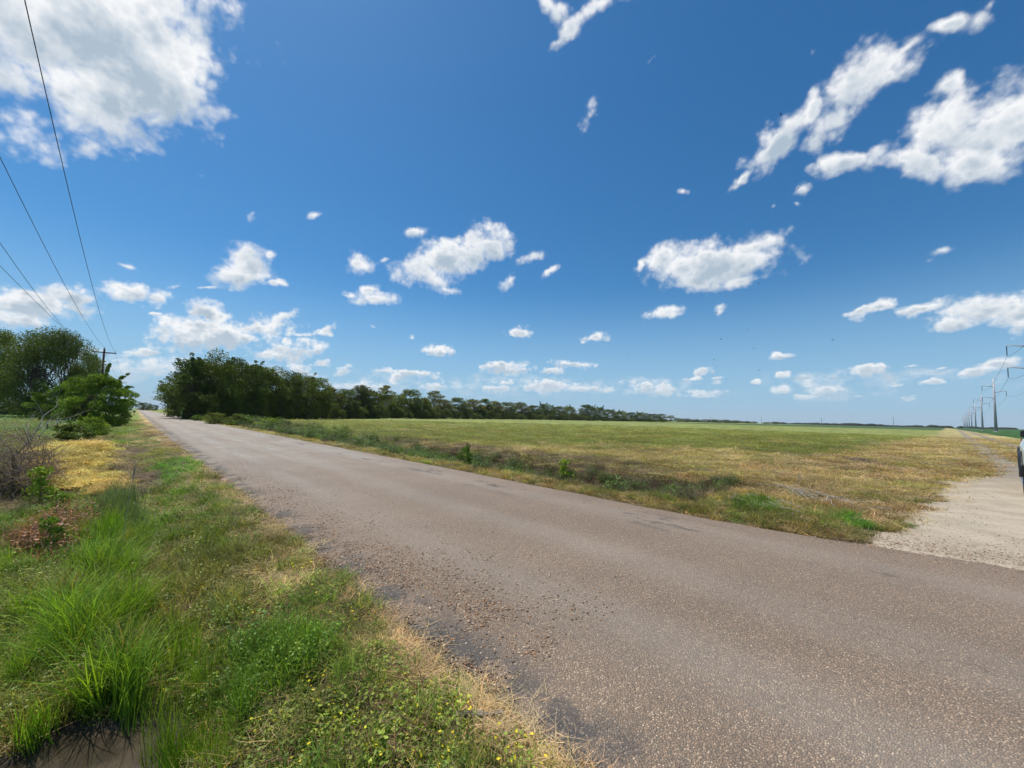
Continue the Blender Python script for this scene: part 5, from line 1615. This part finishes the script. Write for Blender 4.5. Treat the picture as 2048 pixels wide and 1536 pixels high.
BM = bird_meshes()
B_AT = [(1434, 626, 160, 'dark bird soaring in front of the small cloud wisp'), (1441, 679, 170, 'soaring bird, nearest below the small cloud wisp'), (1494, 660, 230, 'small soaring bird right of the lower wisp birds'),
        (1507, 697, 230, 'small soaring bird low, right of centre of the flock'), (1428, 719, 200, 'soaring bird lowest on the left side of the flock'), (1518, 741, 190, 'soaring bird lowest near the pale clouds'),
        (1666, 680, 200, 'lone soaring bird far right of the flock'), (1255, 715, 300, 'tiny soaring bird far left over the tree line'), (1454, 760, 320, 'tiny soaring bird just above the horizon clouds'),
        (1518, 567, 300, 'tiny soaring bird under the large middle cloud'), (1436, 668, 340, 'faintest tiny bird near the middle of the flock'), (1562, 229, 190, 'soaring bird at the edge of the high right cloud'), (1576, 320, 260, 'small bird below the high right cloud'), (1596, 377, 260, 'small bird in front of the detached high wisp'), (1273, 765, 330, 'tiny bird low over the distant trees')]
g = np.random.default_rng(12)
for i, (px_, py_, dist, lb) in enumerate(B_AT):
    d_ = ray(px_, py_); p_ = Vector((0, 0, EYE)) + d_ * dist
    root = empty('bird', p_); root.rotation_euler = (g.uniform(-.5, .5), g.uniform(-.15, .15), g.uniform(0, 6.28))
    for nm, me in zip(('body', 'wings', 'tail'), BM): meshobj(nm, me, root)
    tag(root, lb, 'bird', 'dark birds soaring over the field')

# ================================================================ litter and dead wood
M_SPL = simple_mat('split_weathered_wood', (.20, .155, .12), .85, vary=.45, scale=14, bump=.4)
M_STK = simple_mat('bleached_stalks', (.36, .32, .25), .85, vary=.3, scale=10)


def on_ground(px_, py_):
    p_ = gterr(px_, py_); return (p_[0], p_[1], hz(*p_))


l_ = on_ground(958, 1442)
root = empty('broken_wood', l_, -.72)
m_ = MB(); m_.box((-.05, 0, .035), (.15, .035, .02), tilt=.1); m_.build('splinter', M_SPL, root, bevel=.004)
m_ = MB(); m_.box((.06, .012, .028), (.14, .022, .014), rz=.12); m_.build('splinter', M_SPL, root, bevel=.003)
m_ = MB(); m_.box((.0, -.02, .02), (.11, .018, .012), rz=-.1); m_.build('splinter', M_SPL, root, bevel=.003)
tag(root, 'broken brown wood splinters lying in the grass at the road edge', 'wood')
for i, (px_, py_, L_, lb) in enumerate([(1640, 1000, 1.5, 'pile of bleached dead stalks in the brown grass near the dirt track'), (1570, 985, 1.1, 'smaller pile of bleached stalks left of the larger pile'), (1520, 1010, 1.1, 'grey fallen stalks on the grass beside the road'), (1722, 922, 1.0, 'dark clod of dead weeds on the dry field edge')]):
    l_ = on_ground(px_, py_); root = empty('dead_stalks', l_, .8)
    m_ = MB()
    for k in range(26 if i < 3 else 70):
        a = g.normal(0, .35 if i < 3 else 1.5); c_ = Vector((g.normal() * L_ * .38, g.normal() * .22, g.uniform(.02, .12)))
        hl = L_ * g.uniform(.10, .30); dv_ = Vector((math.cos(a), math.sin(a), g.normal() * .06))
        m_.tube(limb_pts(g, c_ - dv_ * hl, c_ + dv_ * hl, 3, .04), g.uniform(.005, .012), 4)
    m_.build('stalks', M_STK if i < 3 else M_TW, root)
    tag(root, lb, 'dead stalks')
l_ = on_ground(226, 950)
m_ = MB()
for k in range(3):
    V = [(g.normal() * .02 + .16 * math.cos(q) * (1 + .2 * k), g.normal() * .02 + .10 * math.sin(q), .05 + g.uniform(0, .05) + .02 * k) for q in np.linspace(0, 6.28, 9)[:-1]]
    m_.add(V + [(x, y, z - .004) for x, y, z in V], [tuple(range(8)), tuple(range(15, 7, -1))] + [(i, (i + 1) % 8, (i + 1) % 8 + 8, i + 8) for i in range(8)])
o = m_.build('paper_scrap', M_WHT); o.location = l_; o.scale = (.6, .6, .6)
tag(o, 'crumpled white paper scrap in the brown thatch of the left ditch', 'litter')
for i, (px_, py_, h_, lean, lb) in enumerate([(243, 1105, .95, (.05, -.22), 'tall pale seed head stalk above the grey green grass'), (1600, 1010, .5, (.1, 0), 'thin dry upright stalk beside the bleached pile')]):
    l_ = on_ground(px_, py_); m_ = MB()
    m_.tube([(0, 0, 0), (lean[0] * .3 * h_, lean[1] * .3 * h_, h_ * .5), (lean[0] * h_, lean[1] * h_, h_)], [.004, .003, .002], 5)
    root = empty('seed_stalk', l_); m_.build('stem', M_STK, root)
    m_ = MB(); m_.tube([(lean[0] * h_, lean[1] * h_, h_), (lean[0] * 1.2 * h_, lean[1] * 1.2 * h_, h_ * 1.15), (lean[0] * 1.5 * h_, lean[1] * 1.5 * h_, h_ * 1.28)], [.006, .009, .002], 6); m_.build('seed_head', M_STK, root)
    tag(root, lb, 'stalk')

# ================================================================ thin summer haze
mb = MB(); mb.box((0, 0, 72.0), (18400, 18400, 147))
m_h = bpy.data.materials.new('haze_air'); m_h.use_nodes = True; t = NT(m_h.node_tree)
pv = t.n('ShaderNodeVolumePrincipled', {'Color': (.96, .98, 1.0, 1), 'Density': .00007, 'Anisotropy': 0.0})
t.n('ShaderNodeOutputMaterial', {'Volume': pv.outputs[0]})
hz_ = mb.build('haze', m_h); tag(hz_, 'thin pale summer haze over the far fields', kind='stuff')
